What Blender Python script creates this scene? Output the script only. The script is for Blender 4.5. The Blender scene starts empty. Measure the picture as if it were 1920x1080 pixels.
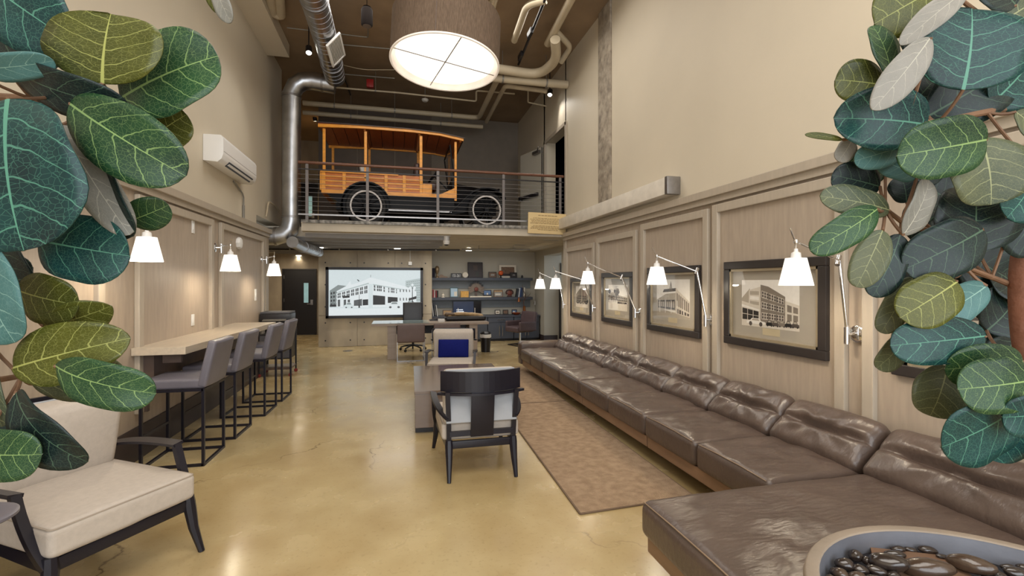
import bpy, bmesh, math, random
from mathutils import Vector, Matrix, Euler, noise
random.seed(7)
PI = math.pi
sc = bpy.context.scene
COL = sc.collection

# ---------------------------------------------------------------- camera, sky, lights, exposure
FPX, CX, HOR, CAMZ = 890.0, 960.0, 530.0, 1.6
YAW = math.atan(215 / 890.0)
SN, CS = math.sin(YAW), math.cos(YAW)
cam = bpy.data.cameras.new('camera')
cam.sensor_width = 36
cam.lens = FPX / 1920 * 36
cam.shift_y = -(540 - HOR) / 1920
cam.clip_start = 0.02
co = bpy.data.objects.new('camera', cam)
COL.objects.link(co)
co.location = (0, 0, CAMZ)
co.rotation_euler = (PI / 2, 0, -YAW)
sc.camera = co

w = bpy.data.worlds.new('world')
sc.world = w
w.use_nodes = True
w.node_tree.nodes['Background'].inputs[0].default_value = (0.80, 0.90, 1.0, 1)
w.node_tree.nodes['Background'].inputs[1].default_value = 1.0

def lamp(name, kind, loc, power, color=(1, 1, 1), rot=(0, 0, 0), size=None, size_y=None, radius=.05, spot=None, blend=.5):
    l = bpy.data.lights.new(name, kind)
    l.energy = power
    l.color = color
    if kind == 'AREA':
        l.size = size
        if size_y:
            l.shape = 'RECTANGLE'
            l.size_y = size_y
    else:
        l.shadow_soft_size = radius
    if kind == 'SPOT':
        l.spot_size = spot
        l.spot_blend = blend
    o = bpy.data.objects.new(name, l)
    COL.objects.link(o)
    o.location = loc
    o.rotation_euler = rot
    return o

WARM = (1.0, .84, .64)
NEUT = (1.0, .95, .88)
# daylight through the storefront behind the camera
lamp('storefront_daylight', 'AREA', (0.4, -2.75, 2.6), 260, (.94, .97, 1.0), (PI / 2, 0, 0), 5.0, 4.4)
# unseen fill lamps added for ambient light, high over the seating and the entrance
lamp('fill_light_front', 'AREA', (0.5, 0.6, 5.7), 190, NEUT, (0, 0, 0), 3.6, 3.0)
lamp('fill_light_middle', 'AREA', (0.6, 6.6, 5.75), 100, NEUT, (0, 0, 0), 3.4, 2.2)
lamp('office_light', 'AREA', (1.2, 11.2, 2.38), 48, NEUT, (0, 0, 0), 3.6, 1.6)
lamp('hall_light', 'AREA', (-3.0, 13.6, 2.38), 30, WARM, (0, 0, 0), 1.0, 2.6)
sc.view_settings.view_transform = 'Standard'
sc.view_settings.look = 'None'
sc.view_settings.exposure = 0.0
sc.view_settings.gamma = 1.0
sc.view_settings.use_curve_mapping = False

# ---------------------------------------------------------------- helpers
def at(px, py, X=None, Y=None, Z=None, d=None):
    """point of the room seen at a pixel of the 1920x1080 frame, on a given plane"""
    u = (px - CX) / FPX
    v = (HOR - py) / FPX
    dx = SN + u * CS
    dy = CS - u * SN
    if X is not None: d = X / dx
    elif Y is not None: d = Y / dy
    elif Z is not None: d = (Z - CAMZ) / v
    return Vector((d * dx, d * dy, CAMZ + v * d))

def lin(c):
    return c / 12.92 if c <= .04045 else ((c + .055) / 1.055) ** 2.4
def rgb(r, g, b):
    return (lin(r / 255), lin(g / 255), lin(b / 255))

MATS = {}
def mat(name, col, rough=.5, metal=0., var=.08, vs=6, bump=0., bs=60, spec=.5, emis=0., stretch=(1, 1, 1), col2=None,
        trans=0., bstretch=None, coat=0., glow=False):
    if name in MATS: return MATS[name]
    m = bpy.data.materials.new(name)
    m.use_nodes = True
    nt = m.node_tree
    N, L = nt.nodes, nt.links
    b = N['Principled BSDF']
    b.inputs['Roughness'].default_value = rough
    b.inputs['Metallic'].default_value = metal
    b.inputs['Specular IOR Level'].default_value = spec
    b.inputs['Coat Weight'].default_value = coat
    tc = N.new('ShaderNodeTexCoord')
    mp = N.new('ShaderNodeMapping')
    mp.inputs['Scale'].default_value = stretch
    L.new(tc.outputs['Object'], mp.inputs['Vector'])
    nz = N.new('ShaderNodeTexNoise')
    nz.inputs['Scale'].default_value = vs
    nz.inputs['Detail'].default_value = 5
    L.new(mp.outputs[0], nz.inputs['Vector'])
    rp = N.new('ShaderNodeValToRGB')
    rp.color_ramp.elements[0].position = .3
    rp.color_ramp.elements[1].position = .7
    c1 = tuple(x * (1 - var) for x in col)
    c2 = col2 if col2 else tuple(min(1, x * (1 + var)) for x in col)
    rp.color_ramp.elements[0].color = (*c1, 1)
    rp.color_ramp.elements[1].color = (*c2, 1)
    L.new(nz.outputs['Fac'], rp.inputs['Fac'])
    L.new(rp.outputs['Color'], b.inputs['Base Color'])
    if emis:
        if glow:
            for l_ in list(b.inputs['Base Color'].links): L.remove(l_)
            b.inputs['Base Color'].default_value = (.02, .02, .02, 1)
        L.new(rp.outputs['Color'], b.inputs['Emission Color'])
        b.inputs['Emission Strength'].default_value = emis
    if trans:
        b.inputs['Transmission Weight'].default_value = trans
    if bump:
        n2 = N.new('ShaderNodeTexNoise')
        n2.inputs['Scale'].default_value = bs
        n2.inputs['Detail'].default_value = 4
        if bstretch:
            mp2 = N.new('ShaderNodeMapping')
            mp2.inputs['Scale'].default_value = bstretch
            L.new(tc.outputs['Object'], mp2.inputs['Vector'])
            L.new(mp2.outputs[0], n2.inputs['Vector'])
        else:
            L.new(tc.outputs['Object'], n2.inputs['Vector'])
        bp = N.new('ShaderNodeBump')
        bp.inputs['Strength'].default_value = bump
        bp.inputs['Distance'].default_value = .01
        L.new(n2.outputs['Fac'], bp.inputs['Height'])
        L.new(bp.outputs[0], b.inputs['Normal'])
    MATS[name] = m
    return m

class G:
    """collects shapes into one bmesh"""
    def __init__(s):
        s.bm = bmesh.new()
    def _fin(s, vs, M, mi, fs=None):
        if M is not None:
            for v in vs: v.co = M @ v.co
        if fs:
            for f in fs: f.material_index = mi
    def box(s, c, sz, rot=None, bev=0, mi=0, M=None):
        m = Matrix.Translation(c)
        if rot: m = m @ Euler(rot).to_matrix().to_4x4()
        m = m @ Matrix.Diagonal((*sz, 1))
        r = bmesh.ops.create_cube(s.bm, size=1, matrix=m)
        vs = r['verts']
        fs = list({f for v in vs for f in v.link_faces})
        if mi:
            for f in fs: f.material_index = mi
        if M is not None:
            for v in vs: v.co = M @ v.co
        if bev:
            es = list({e for v in vs for e in v.link_edges})
            bmesh.ops.bevel(s.bm, geom=es, offset=bev, segments=2, affect='EDGES', profile=.6)
        return s
    def span(s, a, b, **k):
        """axis aligned box between two corners"""
        c = [(a[i] + b[i]) / 2 for i in range(3)]
        return s.box(c, [abs(a[i] - b[i]) for i in range(3)], **k)
    def tube(s, pts, r, n=10, caps=True, mi=0, flat=None):
        pts = [Vector(p) for p in pts]
        k = len(pts)
        rs = r if isinstance(r, (list, tuple)) else [r] * k
        up = None
        rings = []
        for i, p in enumerate(pts):
            t = (pts[min(i + 1, k - 1)] - pts[max(i - 1, 0)]).normalized()
            if up is None:
                up = Vector((0, 0, 1)) if abs(t.z) < .9 else Vector((0, 1, 0))
            a = t.cross(up)
            if a.length < 1e-5: a = t.cross(Vector((1, 0, 0)))
            a.normalize()
            bb = a.cross(t).normalized()
            up = bb
            fx, fz = flat if flat else (1, 1)
            rings.append([s.bm.verts.new(p + rs[i] * (fx * math.cos(q) * a + fz * math.sin(q) * bb))
                          for q in [2 * PI * (j + .5) / n for j in range(n)]])
        for i in range(k - 1):
            for j in range(n):
                f = s.bm.faces.new((rings[i][j], rings[i][(j + 1) % n], rings[i + 1][(j + 1) % n], rings[i + 1][j]))
                f.material_index = mi
        if caps:
            s.bm.faces.new(rings[0][::-1]).material_index = mi
            s.bm.faces.new(rings[-1]).material_index = mi
        return s
    def lathe(s, prof, n=24, c=(0, 0, 0), M=None, mi=0, closed=False):
        """profile of (radius, z) turned round the z axis"""
        c = Vector(c)
        rings = []
        allv = []
        for (r, z) in prof:
            if r < 1e-6:
                v = s.bm.verts.new(c + Vector((0, 0, z)))
                rings.append([v]); allv.append(v)
            else:
                ring = [s.bm.verts.new(c + Vector((r * math.cos(2 * PI * j / n), r * math.sin(2 * PI * j / n), z))) for j in range(n)]
                rings.append(ring); allv += ring
        for a, b in zip(rings, rings[1:]):
            for j in range(n):
                q = [a[j % len(a)], a[(j + 1) % len(a)], b[(j + 1) % len(b)], b[j % len(b)]]
                u = []
                for v in q:
                    if v not in u: u.append(v)
                if len(u) >= 3:
                    s.bm.faces.new(u).material_index = mi
        if M is not None:
            for v in allv: v.co = M @ v.co
        return s
    def prism(s, poly, h, M=None, mi=0, bev=0):
        """polygon in xy, extruded along z by h"""
        a = [s.bm.verts.new((x, y, 0)) for x, y in poly]
        b = [s.bm.verts.new((x, y, h)) for x, y in poly]
        n = len(poly)
        fs = [s.bm.faces.new(a[::-1]), s.bm.faces.new(b)]
        for i in range(n):
            fs.append(s.bm.faces.new((a[i], a[(i + 1) % n], b[(i + 1) % n], b[i])))
        for f in fs: f.material_index = mi
        if M is not None:
            for v in a + b: v.co = M @ v.co
        if bev:
            es = list({e for v in a + b for e in v.link_edges})
            bmesh.ops.bevel(s.bm, geom=es, offset=bev, segments=2, affect='EDGES', profile=.6)
        return s
    def poly(s, pts, mi=0):
        f = s.bm.faces.new([s.bm.verts.new(p) for p in pts])
        f.material_index = mi
        return s
    def rbox(s, h, r, n=6, k=3, fn=None, M=None, mi=0):
        """box of half sizes h with round edges r; fn(p) moves points of the surface"""
        r = min(r, *[q * .98 for q in h])
        def axis(H):
            c = H - r
            o = [c + r * math.tan(PI / 4 * i / k) for i in range(1, k + 1)]
            inn = [-c + 2 * c * i / n for i in range(n + 1)] if c > 1e-4 else [0]
            return [-x for x in o[::-1]] + inn + o
        A = [axis(q) for q in h]
        cache = {}
        def vert(p):
            key = tuple(round(x, 5) for x in p)
            if key in cache: return cache[key]
            q = Vector([max(-(h[i] - r), min(h[i] - r, p[i])) for i in range(3)])
            dlt = Vector(p) - q
            co_ = q + dlt.normalized() * r if dlt.length > 1e-7 else q
            if fn: co_ = Vector(fn(co_))
            if M is not None: co_ = M @ co_
            v = s.bm.verts.new(co_)
            cache[key] = v
            return v
        for ax in range(3):
            u, v_ = (ax + 1) % 3, (ax + 2) % 3
            for sg in (-1, 1):
                for i in range(len(A[u]) - 1):
                    for j in range(len(A[v_]) - 1):
                        q = []
                        for (a, b) in ((i, j), (i + 1, j), (i + 1, j + 1), (i, j + 1)):
                            p = [0, 0, 0]
                            p[ax] = sg * h[ax]; p[u] = A[u][a]; p[v_] = A[v_][b]
                            q.append(vert(p))
                        if sg < 0: q = q[::-1]
                        try: s.bm.faces.new(q).material_index = mi
                        except ValueError: pass
        return s

def mesh_of(g, name):
    me = bpy.data.meshes.new(name)
    bmesh.ops.recalc_face_normals(g.bm, faces=g.bm.faces)
    g.bm.to_mesh(me)
    g.bm.free()
    return me

def obj(name, g, m, parent=None, loc=(0, 0, 0), rot=(0, 0, 0), smooth=40, label=None, fixn=True):
    me = bpy.data.meshes.new(name)
    if fixn: bmesh.ops.recalc_face_normals(g.bm, faces=g.bm.faces)
    g.bm.to_mesh(me)
    g.bm.free()
    for x in (m if isinstance(m, (list, tuple)) else [m]):
        me.materials.append(x)
    if smooth:
        me.shade_smooth()
        me.set_sharp_from_angle(angle=math.radians(smooth))
    o = bpy.data.objects.new(name, me)
    COL.objects.link(o)
    o.location = loc
    o.rotation_euler = rot
    if parent: o.parent = parent
    if label: o['label'] = label
    return o

def again(o, parent=None, loc=None, rot=None):
    """one more piece that shares its mesh"""
    c = o.copy()
    COL.objects.link(c)
    c.parent = parent if parent else o.parent
    if loc is not None: c.location = loc
    if rot is not None: c.rotation_euler = rot
    return c

def tag(o, label, cat, group=None, kind=None):
    o['label'] = label
    o['category'] = cat
    if group: o['group'] = group
    if kind: o['kind'] = kind
    return o

def thing(name, label, cat, loc=(0, 0, 0), rz=0, group=None):
    o = bpy.data.objects.new(name, None)
    COL.objects.link(o)
    o.empty_display_size = .1
    o.location = loc
    o.rotation_euler = (0, 0, rz)
    return tag(o, label, cat, group)

def struct(name, g, m, parent=None, **k):
    o = obj(name, g, m, parent, **k)
    if not parent: o['kind'] = 'structure'
    return o

def children_of(o):
    return [c for c in COL.objects if c.parent == o]

def copy_tree(o, loc=None, rz=None, label=None, group=None, parent=None):
    c = o.copy()
    COL.objects.link(c)
    c.parent = parent
    if loc is not None: c.location = loc
    if rz is not None: c.rotation_euler = (0, 0, rz)
    if label: c['label'] = label
    if group: c['group'] = group
    for ch in children_of(o):
        copy_tree(ch, parent=c)
    return c

def bezier(p0, p1, p2, n=8):
    p0, p1, p2 = Vector(p0), Vector(p1), Vector(p2)
    return [(1 - t) ** 2 * p0 + 2 * t * (1 - t) * p1 + t * t * p2 for t in [i / n for i in range(n + 1)]]
# ---------------------------------------------------------------- materials
M_wall = mat('painted_wall', rgb(208, 197, 176), .6, var=.03, vs=1.2, bump=.06, bs=90)
M_wallgrey = mat('grey_painted_wall', rgb(178, 172, 158), .6, var=.03, vs=1.2)
M_panel = mat('wood_panel', rgb(170, 155, 138), .48, var=.08, vs=3, stretch=(9, 9, 1.2), bump=.05, bs=40, bstretch=(14, 14, 1))
M_trim = mat('wood_trim', rgb(176, 164, 147), .5, var=.05, vs=5, stretch=(6, 6, 1))
M_base = mat('dark_baseboard', rgb(54, 43, 42), .4, var=.1)
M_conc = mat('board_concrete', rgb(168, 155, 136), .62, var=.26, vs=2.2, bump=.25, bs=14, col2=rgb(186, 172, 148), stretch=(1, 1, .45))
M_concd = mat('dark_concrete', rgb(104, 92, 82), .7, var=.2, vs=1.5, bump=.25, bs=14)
M_ceil = mat('ceiling_concrete', rgb(136, 114, 88), .75, var=.2, vs=1.1, bump=.3, bs=10, col2=rgb(156, 132, 104))
M_slab = mat('slab_concrete', rgb(186, 176, 158), .65, var=.12, vs=2.5, bump=.2, bs=20)
M_deck = mat('metal_deck', rgb(196, 194, 190), .5, .2, var=.08)
M_rough = mat('rough_concrete', rgb(150, 138, 122), .85, var=.35, vs=9, bump=1., bs=18, col2=rgb(178, 166, 148))
M_black = mat('black_paint', rgb(26, 23, 26), .38, var=.1)
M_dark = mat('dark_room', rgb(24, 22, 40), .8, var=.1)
M_white = mat('white_plastic', rgb(232, 230, 226), .35, var=.01)
M_chrome = mat('chrome', (.82, .82, .82), .12, 1., var=.02)
M_steel = mat('brushed_steel', (.34, .33, .33), .40, 1., var=.08, vs=20)
M_duct = mat('galvanised_duct', (.50, .51, .53), .34, 1., var=.16, vs=5)
M_pipe = mat('painted_pipe', rgb(190, 176, 150), .5, var=.05)
M_conduit = mat('grey_conduit', rgb(140, 136, 128), .4, .4, var=.05)
M_slate = mat('blue_grey_cabinet', rgb(66, 70, 80), .45, var=.06)
M_slatel = mat('blue_grey_board', rgb(116, 122, 126), .5, var=.05)
M_bulb = mat('lit_bulb', (1, .93, .80), .4, emis=10)
M_bulbw = mat('lit_warm_bulb', (1, .82, .5), .4, emis=25)

def floor_material():
    m = bpy.data.materials.new('stained_concrete_floor')
    m.use_nodes = True
    nt = m.node_tree; N, L = nt.nodes, nt.links
    b = N['Principled BSDF']
    tc = N.new('ShaderNodeTexCoord')
    def noise_(scale, detail=6, dist=0.):
        n = N.new('ShaderNodeTexNoise')
        n.inputs['Scale'].default_value = scale
        n.inputs['Detail'].default_value = detail
        n.inputs['Distortion'].default_value = dist
        L.new(tc.outputs['Object'], n.inputs['Vector'])
        return n
    def ramp(src, stops):
        r = N.new('ShaderNodeValToRGB')
        while len(r.color_ramp.elements) < len(stops): r.color_ramp.elements.new(.5)
        for e, (p, c) in zip(r.color_ramp.elements, stops):
            e.position = p; e.color = (*c, 1)
        L.new(src, r.inputs['Fac'])
        return r
    def mix(f, a, c, mode='MIX'):
        x = N.new('ShaderNodeMix'); x.data_type = 'RGBA'; x.blend_type = mode
        for inp, val in ((x.inputs['Factor'], f), (x.inputs['A'], a), (x.inputs['B'], c)):
            if hasattr(val, 'is_linked'): L.new(val, inp)
            elif isinstance(val, tuple): inp.default_value = (*val, 1)
            else: inp.default_value = val
        return x.outputs['Result']
    n1 = noise_(.5, 6, .2); n2 = noise_(2.6, 9, .1); n3 = noise_(38, 3)
    base = ramp(n1.outputs['Fac'], [(.25, rgb(158, 132, 86)), (.5, rgb(184, 162, 116)), (.75, rgb(198, 182, 140))])
    mid = ramp(n2.outputs['Fac'], [(.2, rgb(138, 112, 72)), (.8, rgb(204, 188, 146))])
    col = mix(.38, base.outputs['Color'], mid.outputs['Color'])
    sp = ramp(n3.outputs['Fac'], [(.32, (.72, .70, .66)), (.42, (1, 1, 1))])
    col = mix(.35, col, sp.outputs['Color'], 'MULTIPLY')
    vo = N.new('ShaderNodeTexVoronoi'); vo.feature = 'DISTANCE_TO_EDGE'; vo.inputs['Scale'].default_value = .55
    wob = noise_(3.5, 6)
    add = N.new('ShaderNodeVectorMath'); add.operation = 'ADD'
    scl = N.new('ShaderNodeVectorMath'); scl.operation = 'SCALE'; scl.inputs['Scale'].default_value = .55
    L.new(wob.outputs['Color'], scl.inputs[0]); L.new(tc.outputs['Object'], add.inputs[0]); L.new(scl.outputs[0], add.inputs[1])
    L.new(add.outputs[0], vo.inputs['Vector'])
    cr = ramp(vo.outputs['Distance'], [(.0, (1, 1, 1)), (.008, (0, 0, 0))])
    msk = ramp(noise_(.8, 3).outputs['Fac'], [(.50, (0, 0, 0)), (.60, (1, 1, 1))])
    cm = mix(1., cr.outputs['Color'], msk.outputs['Color'], 'MULTIPLY')
    dim = N.new('ShaderNodeMath'); dim.operation = 'MULTIPLY'; dim.inputs[1].default_value = .85
    L.new(cm, dim.inputs[0])
    col = mix(dim.outputs[0], col, rgb(92, 70, 44))
    L.new(col, b.inputs['Base Color'])
    rr = ramp(n2.outputs['Fac'], [(.3, (.18,) * 3), (.75, (.32,) * 3)])
    L.new(rr.outputs['Color'], b.inputs['Roughness'])
    b.inputs['Specular IOR Level'].default_value = .6
    b.inputs['Coat Weight'].default_value = .12
    b.inputs['Coat Roughness'].default_value = .12
    bp = N.new('ShaderNodeBump'); bp.inputs['Strength'].default_value = .05; bp.inputs['Distance'].default_value = .01
    L.new(n2.outputs['Fac'], bp.inputs['Height']); L.new(bp.outputs[0], b.inputs['Normal'])
    return m

# ---------------------------------------------------------------- the setting
XL, XR, ZC = -2.3, 3.2, 5.95
YM, ZM0, ZM1 = 8.75, 2.49, 2.67          # mezzanine edge, underside, floor
YB, YN = 12.55, 13.3                       # concrete wall, niche back wall

struct('floor', G().span((-5, -3, -.1), (6, 16, 0)), floor_material(), smooth=0)
struct('ceiling', G().span((-5, -3, ZC), (6, 16, ZC + .2)), M_ceil, smooth=0)
struct('wall_right', G().span((XR, -3, 0), (XR + .25, YM + .05, ZC)).span((XR, 10.12, ZM0), (XR + .25, 16, ZC))
       .span((XR, YM, 4.72), (XR + .25, 10.2, ZC)), M_wall, smooth=0)
struct('wall_left', G().span((XL - .25, -3, 0), (XL, 9.4, 2.5)).span((XL - .25, -3, 2.5), (XL, YM, ZC))
       .span((XL - .25, YM, 2.74), (XL, 10.55, ZC)), M_wall, smooth=0)
struct('trim_1', G().span((XL, -3, 5.72), (XL + .38, 9.4, ZC)), M_wall, smooth=0)['label'] = 'beam along the left wall under the ceiling'
# storefront behind the camera, where the daylight comes from
g = G().span((XL - .3, -3.2, 0), (XR + .3, -3, .35)).span((XL - .3, -3.2, 4.9), (XR + .3, -3, ZC))
g.span((XL - .3, -3.2, .35), (-2.1, -3, 4.9)).span((2.95, -3.2, .35), (XR + .3, -3, 4.9))
struct('wall_rear', g, M_wall, smooth=0)
win = struct('window_1', G().span((-2.1, -3.12, .35), (2.95, -3.06, .42)).span((-2.1, -3.12, 4.83), (2.95, -3.06, 4.9)), M_black, smooth=0)
for i in range(5):
    obj('mullion', G().span((-2.1 + i * 1.2475, -3.12, .42), (-2.04 + i * 1.2475, -3.06, 4.83)), M_black, win, smooth=0)

# upper floor slab and the two ceilings under it
g = G().span((-1.6, YM, ZM0), (3.95, 16, ZM1)).span((-4.9, 9.78, ZM0), (-1.6, 16, ZM1))
struct('ceiling_lower', g, M_slab, smooth=0)
struct('trim_2', G().span((-1.6, YM - .035, ZM1 - .045), (XR, YM + .02, ZM1 + .012), bev=.006), mat('edge_steel', rgb(96, 94, 92), .6, .3, var=.5, vs=14, col2=rgb(168, 164, 156)),
       )['label'] = 'scuffed steel angle along the edge of the upper floor'
dk = struct('trim_3', G().span((-1.6, 9.0, ZM0 - .012), (.98, 12.5, ZM0)).span((-4.9, 9.8, ZM0 - .012), (-1.6, 15.5, ZM0)), M_deck, smooth=0)
dk['label'] = 'ribbed metal deck under the upper floor'
rib0 = None
for i in range(5):
    y = 9.12 + i * .74
    if rib0 is None:
        rib0 = obj('deck_rib', G().prism([(-.07, 0), (-.05, -.07), (.05, -.07), (.07, 0)], 2.56,
                   M=Matrix.Translation((-1.59, 0, 0)) @ Matrix(((0, 0, 1, 0), (1, 0, 0, 0), (0, 1, 0, 0), (0, 0, 0, 1)))), mat('deck_rib', rgb(140, 138, 136), .5, .2), dk, smooth=0)
        rib0.location = (0, y, ZM0 - .012)
    else:
        again(rib0, loc=(0, y, ZM0 - .012))
for i in range(7):
    r = again(rib0, loc=(-1.72, 9.9 + i * .74, ZM0 - .012))

# back walls
cw = struct('wall_back', G().span((-1.9, YB, 0), (.88, YB + .2, ZM0)).span((-1.9, YB, ZM1), (.88, YB + .2, ZC)), M_conc, smooth=0)
jx = [-1.9, -.98, -.06, .88]
for r_, (z0, z1) in enumerate([(.0, .78), (.78, 2.49)]):
    for i in range(3):
        p = obj('concrete_panel', G().span((jx[i] + .005, YB - .02, z0 + .005), (jx[i + 1] - .005, YB, z1 - .005), bev=.004), M_conc, cw, smooth=0)
hole = None
for i in range(3):
    for fx in (.18, .82):
        for z in (.16, .60, 1.0, 1.55, 2.1):
            x = jx[i] + fx * (jx[i + 1] - jx[i])
            if hole is None:
                hole = obj('tie_hole', G().lathe([(0, 0), (.015, .0), (.018, .003), (0, .003)], 10), M_black, cw)
                hole.rotation_euler = (PI / 2, 0, 0)
                hole.location = (x, YB - .021, z)
            else:
                again(hole, loc=(x, YB - .021, z))
for i in range(3):
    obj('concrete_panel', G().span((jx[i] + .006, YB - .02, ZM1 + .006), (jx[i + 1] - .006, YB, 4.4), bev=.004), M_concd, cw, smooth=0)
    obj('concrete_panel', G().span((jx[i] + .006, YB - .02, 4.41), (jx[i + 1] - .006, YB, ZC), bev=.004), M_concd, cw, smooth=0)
struct('wall_niche', G().span((.88, YN, 0), (4.2, YN + .2, ZM0)).span((.84, YB + .2, 0), (.88, YN, ZM0)), M_wallgrey, smooth=0)
struct('wall_upper_back', G().span((.88, YB, ZM1), (XR, YB + .2, ZC)), mat('taupe_wall', rgb(124, 114, 102), .7, var=.05), smooth=0)
struct('wall_hall_back', G().span((-4.9, 15.6, 0), (-1.7, 15.8, ZC)), M_conc, smooth=0)
struct('wall_hall_left', G().span((-4.9, 9.4, 0), (-4.7, 15.8, ZC)).span((-4.9, 9.4, 0), (XL - .25, 9.5, 2.5)).span((-4.9, 10.45, ZM1), (XL - .25, 10.55, ZC)), M_conc, smooth=0)
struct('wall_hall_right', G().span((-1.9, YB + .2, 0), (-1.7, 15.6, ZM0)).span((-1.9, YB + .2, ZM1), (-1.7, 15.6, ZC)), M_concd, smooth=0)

# the office's right wall with its opening, and what stands beyond
struct('wall_office_right', G().span((3.9, 12.4, 0), (4.28, 13.5, ZM0)).span((3.9, 8.75, 2.34), (4.28, 12.4, ZM0))
       .span((3.9, 8.75, 0), (4.28, 11.0, 2.34)).span((XR, 8.55, 0), (3.9, 8.8, ZM0)), M_wallgrey, smooth=0)
struct('wall_passage', G().span((4.28, 12.4, 0), (6, 12.6, ZM0)), M_wallgrey, smooth=0)
struct('baseboard_office', G().span((3.885, 12.38, 0), (3.9, 13.3, .16)).span((3.9, 12.385, 0), (4.28, 12.4, .16)), M_base, smooth=0)
# dark room behind the upper doorway
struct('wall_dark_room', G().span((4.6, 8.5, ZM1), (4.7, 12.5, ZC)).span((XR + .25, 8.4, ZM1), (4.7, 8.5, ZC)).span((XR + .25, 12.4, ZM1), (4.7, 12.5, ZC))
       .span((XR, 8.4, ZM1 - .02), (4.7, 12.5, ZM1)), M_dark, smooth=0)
g = G().span((XR - .02, YM - .03, ZM1), (XR + .02, YM + .04, 4.74)).span((XR - .02, 10.09, ZM1), (XR + .02, 10.16, 4.74)).span((XR - .02, YM - .03, 4.68), (XR + .02, 10.16, 4.75))
struct('trim_4', g, M_trim, smooth=0)['label'] = 'door frame of the upper doorway'

# ---------------------------------------------------------------- wall panelling, right
pr = struct('trim_5', G().span((XR - .012, -1.2, .1), (XR, 8.8, 2.47)), M_panel, smooth=0)
pr['label'] = 'wood panelling on the right wall'
def molding(parent, x, y0, y1, z0, z1, s):
    """raised frame round a panel on the wall plane x, s = way into the room"""
    wd, pd = .085, .045
    def bar(n, a, b):
        obj(n, G().span(a, b, bev=.008), M_trim, parent, smooth=0)
    xa, xb = (x, x + s * pd)
    bar('stile', (xa, y0 - wd, z0), (xb, y0, z1 + wd))
    bar('stile', (xa, y1, z0), (xb, y1 + wd, z1 + wd))
    bar('rail', (xa, y0, z1), (xb, y1, z1 + wd))
PAN_R = [(7.37, 8.58, 2.18), (5.955, 7.118, 2.235), (4.42, 5.66, 2.29), (2.86, 4.18, 2.31), (1.25, 2.56, 2.31), (-.4, 1.0, 2.31)]
for (a, b, z) in PAN_R:
    molding(pr, XR - .012, a, b, .28, z, -1)
    obj('panel_board', G().span((XR - .02, a, .28), (XR - .012, b, z)), M_panel, pr, smooth=0)
obj('cap_rail', G().span((XR - .09, -1.2, 2.48), (XR, 8.8, 2.56), bev=.006).span((XR - .055, -1.2, 2.42), (XR, 8.8, 2.48)), M_trim, pr, smooth=0)
obj('corner_stile', G().span((XR - .03, 8.70, 0), (XR, 8.83, 2.48), bev=.006), M_trim, pr, smooth=0)
struct('baseboard_right', G().span((XR - .03, -1.2, 0), (XR, 8.8, .26), bev=.004), M_base, smooth=0)
struct('trim_6', G().span((XR - .035, 6.72, 2.8), (XR, 7.16, ZC), bev=.01), M_rough)['label'] = 'strip of rough bare concrete column in the right wall'
lb = struct('trim_7', G().span((XR - .17, 4.95, 2.63), (XR, 8.72, 2.83), bev=.008), mat('chalky_concrete', rgb(214, 206, 192), .7, var=.10, vs=6, bump=.2, bs=25))
lb['label'] = 'chalky concrete ledge along the right wall'
obj('end_cap', G().span((XR - .175, 4.90, 2.625), (XR, 4.96, 2.835), bev=.01), M_steel, lb, label='grey metal end cap of the ledge')

# ---------------------------------------------------------------- wall panelling, left
pl = struct('trim_8', G().span((XL, -1.2, .1), (XL + .012, 9.4, 2.47)), M_panel, smooth=0)
pl['label'] = 'wood panelling on the left wall'
for (a, b, z) in [(7.05, 8.98, 2.31), (5.0, 6.62, 2.31), (2.75, 4.32, 2.31), (.6, 2.2, 2.31)]:
    molding(pl, XL + .012, a, b, .42, z, 1)
    obj('panel_board', G().span((XL + .012, a, .42), (XL + .02, b, z)), M_panel, pl, smooth=0)
obj('cap_rail', G().span((XL, -1.2, 2.48), (XL + .09, 9.42, 2.56), bev=.006).span((XL, -1.2, 2.42), (XL + .055, 9.42, 2.48)), M_trim, pl, smooth=0)
obj('corner_stile', G().span((XL, 9.24, 0), (XL + .03, 9.42, 2.48), bev=.006), M_trim, pl, smooth=0)
struct('baseboard_left', G().span((XL, -1.2, 0), (XL + .03, 9.4, .30), bev=.004), M_base, smooth=0)

# ---------------------------------------------------------------- doors
def vision_door(name, x0, x1, z0, z1, y):
    d = struct(name, G().span((x0, y - .05, z0), (x1, y, z1), bev=.004), M_black, smooth=0)
    fr = G().span((x0 - .05, y - .07, z0), (x0, y, z1 + .05)).span((x1, y - .07, z0), (x1 + .05, y, z1 + .05)).span((x0, y - .07, z1), (x1, y, z1 + .05))
    obj('door_frame', fr, M_black, d, smooth=0)
    wx = x0 + (x1 - x0) * .72
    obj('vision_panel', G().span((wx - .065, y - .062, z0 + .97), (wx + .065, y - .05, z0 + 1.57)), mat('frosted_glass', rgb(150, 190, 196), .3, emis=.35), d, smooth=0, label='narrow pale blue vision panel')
    h = obj('door_handle', G().span((x1 - .12, y - .065, z0 + .9), (x1 - .05, y - .05, z0 + 1.06)).tube([(x1 - .085, y - .06, z0 + .93), (x1 - .085, y - .11, z0 + .93), (x1 - .21, y - .11, z0 + .93)], .012, 8), M_steel, d, label='steel lever handle')
    hg = None
    for z in (.25, 1.0, 1.7):
        if hg is None: hg = obj('hinge', G().span((x0 - .012, y - .066, 0), (x0 + .012, y - .05, .1)), M_steel, d, loc=(0, 0, z0 + z), smooth=0)
        else: again(hg, loc=(0, 0, z0 + z))
    return d
vision_door('door_1', -3.33, -2.46, .02, 1.97, 15.6)
d2 = vision_door('door_2', -3.05, -2.42, ZM1, 4.6, 15.6)
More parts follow.
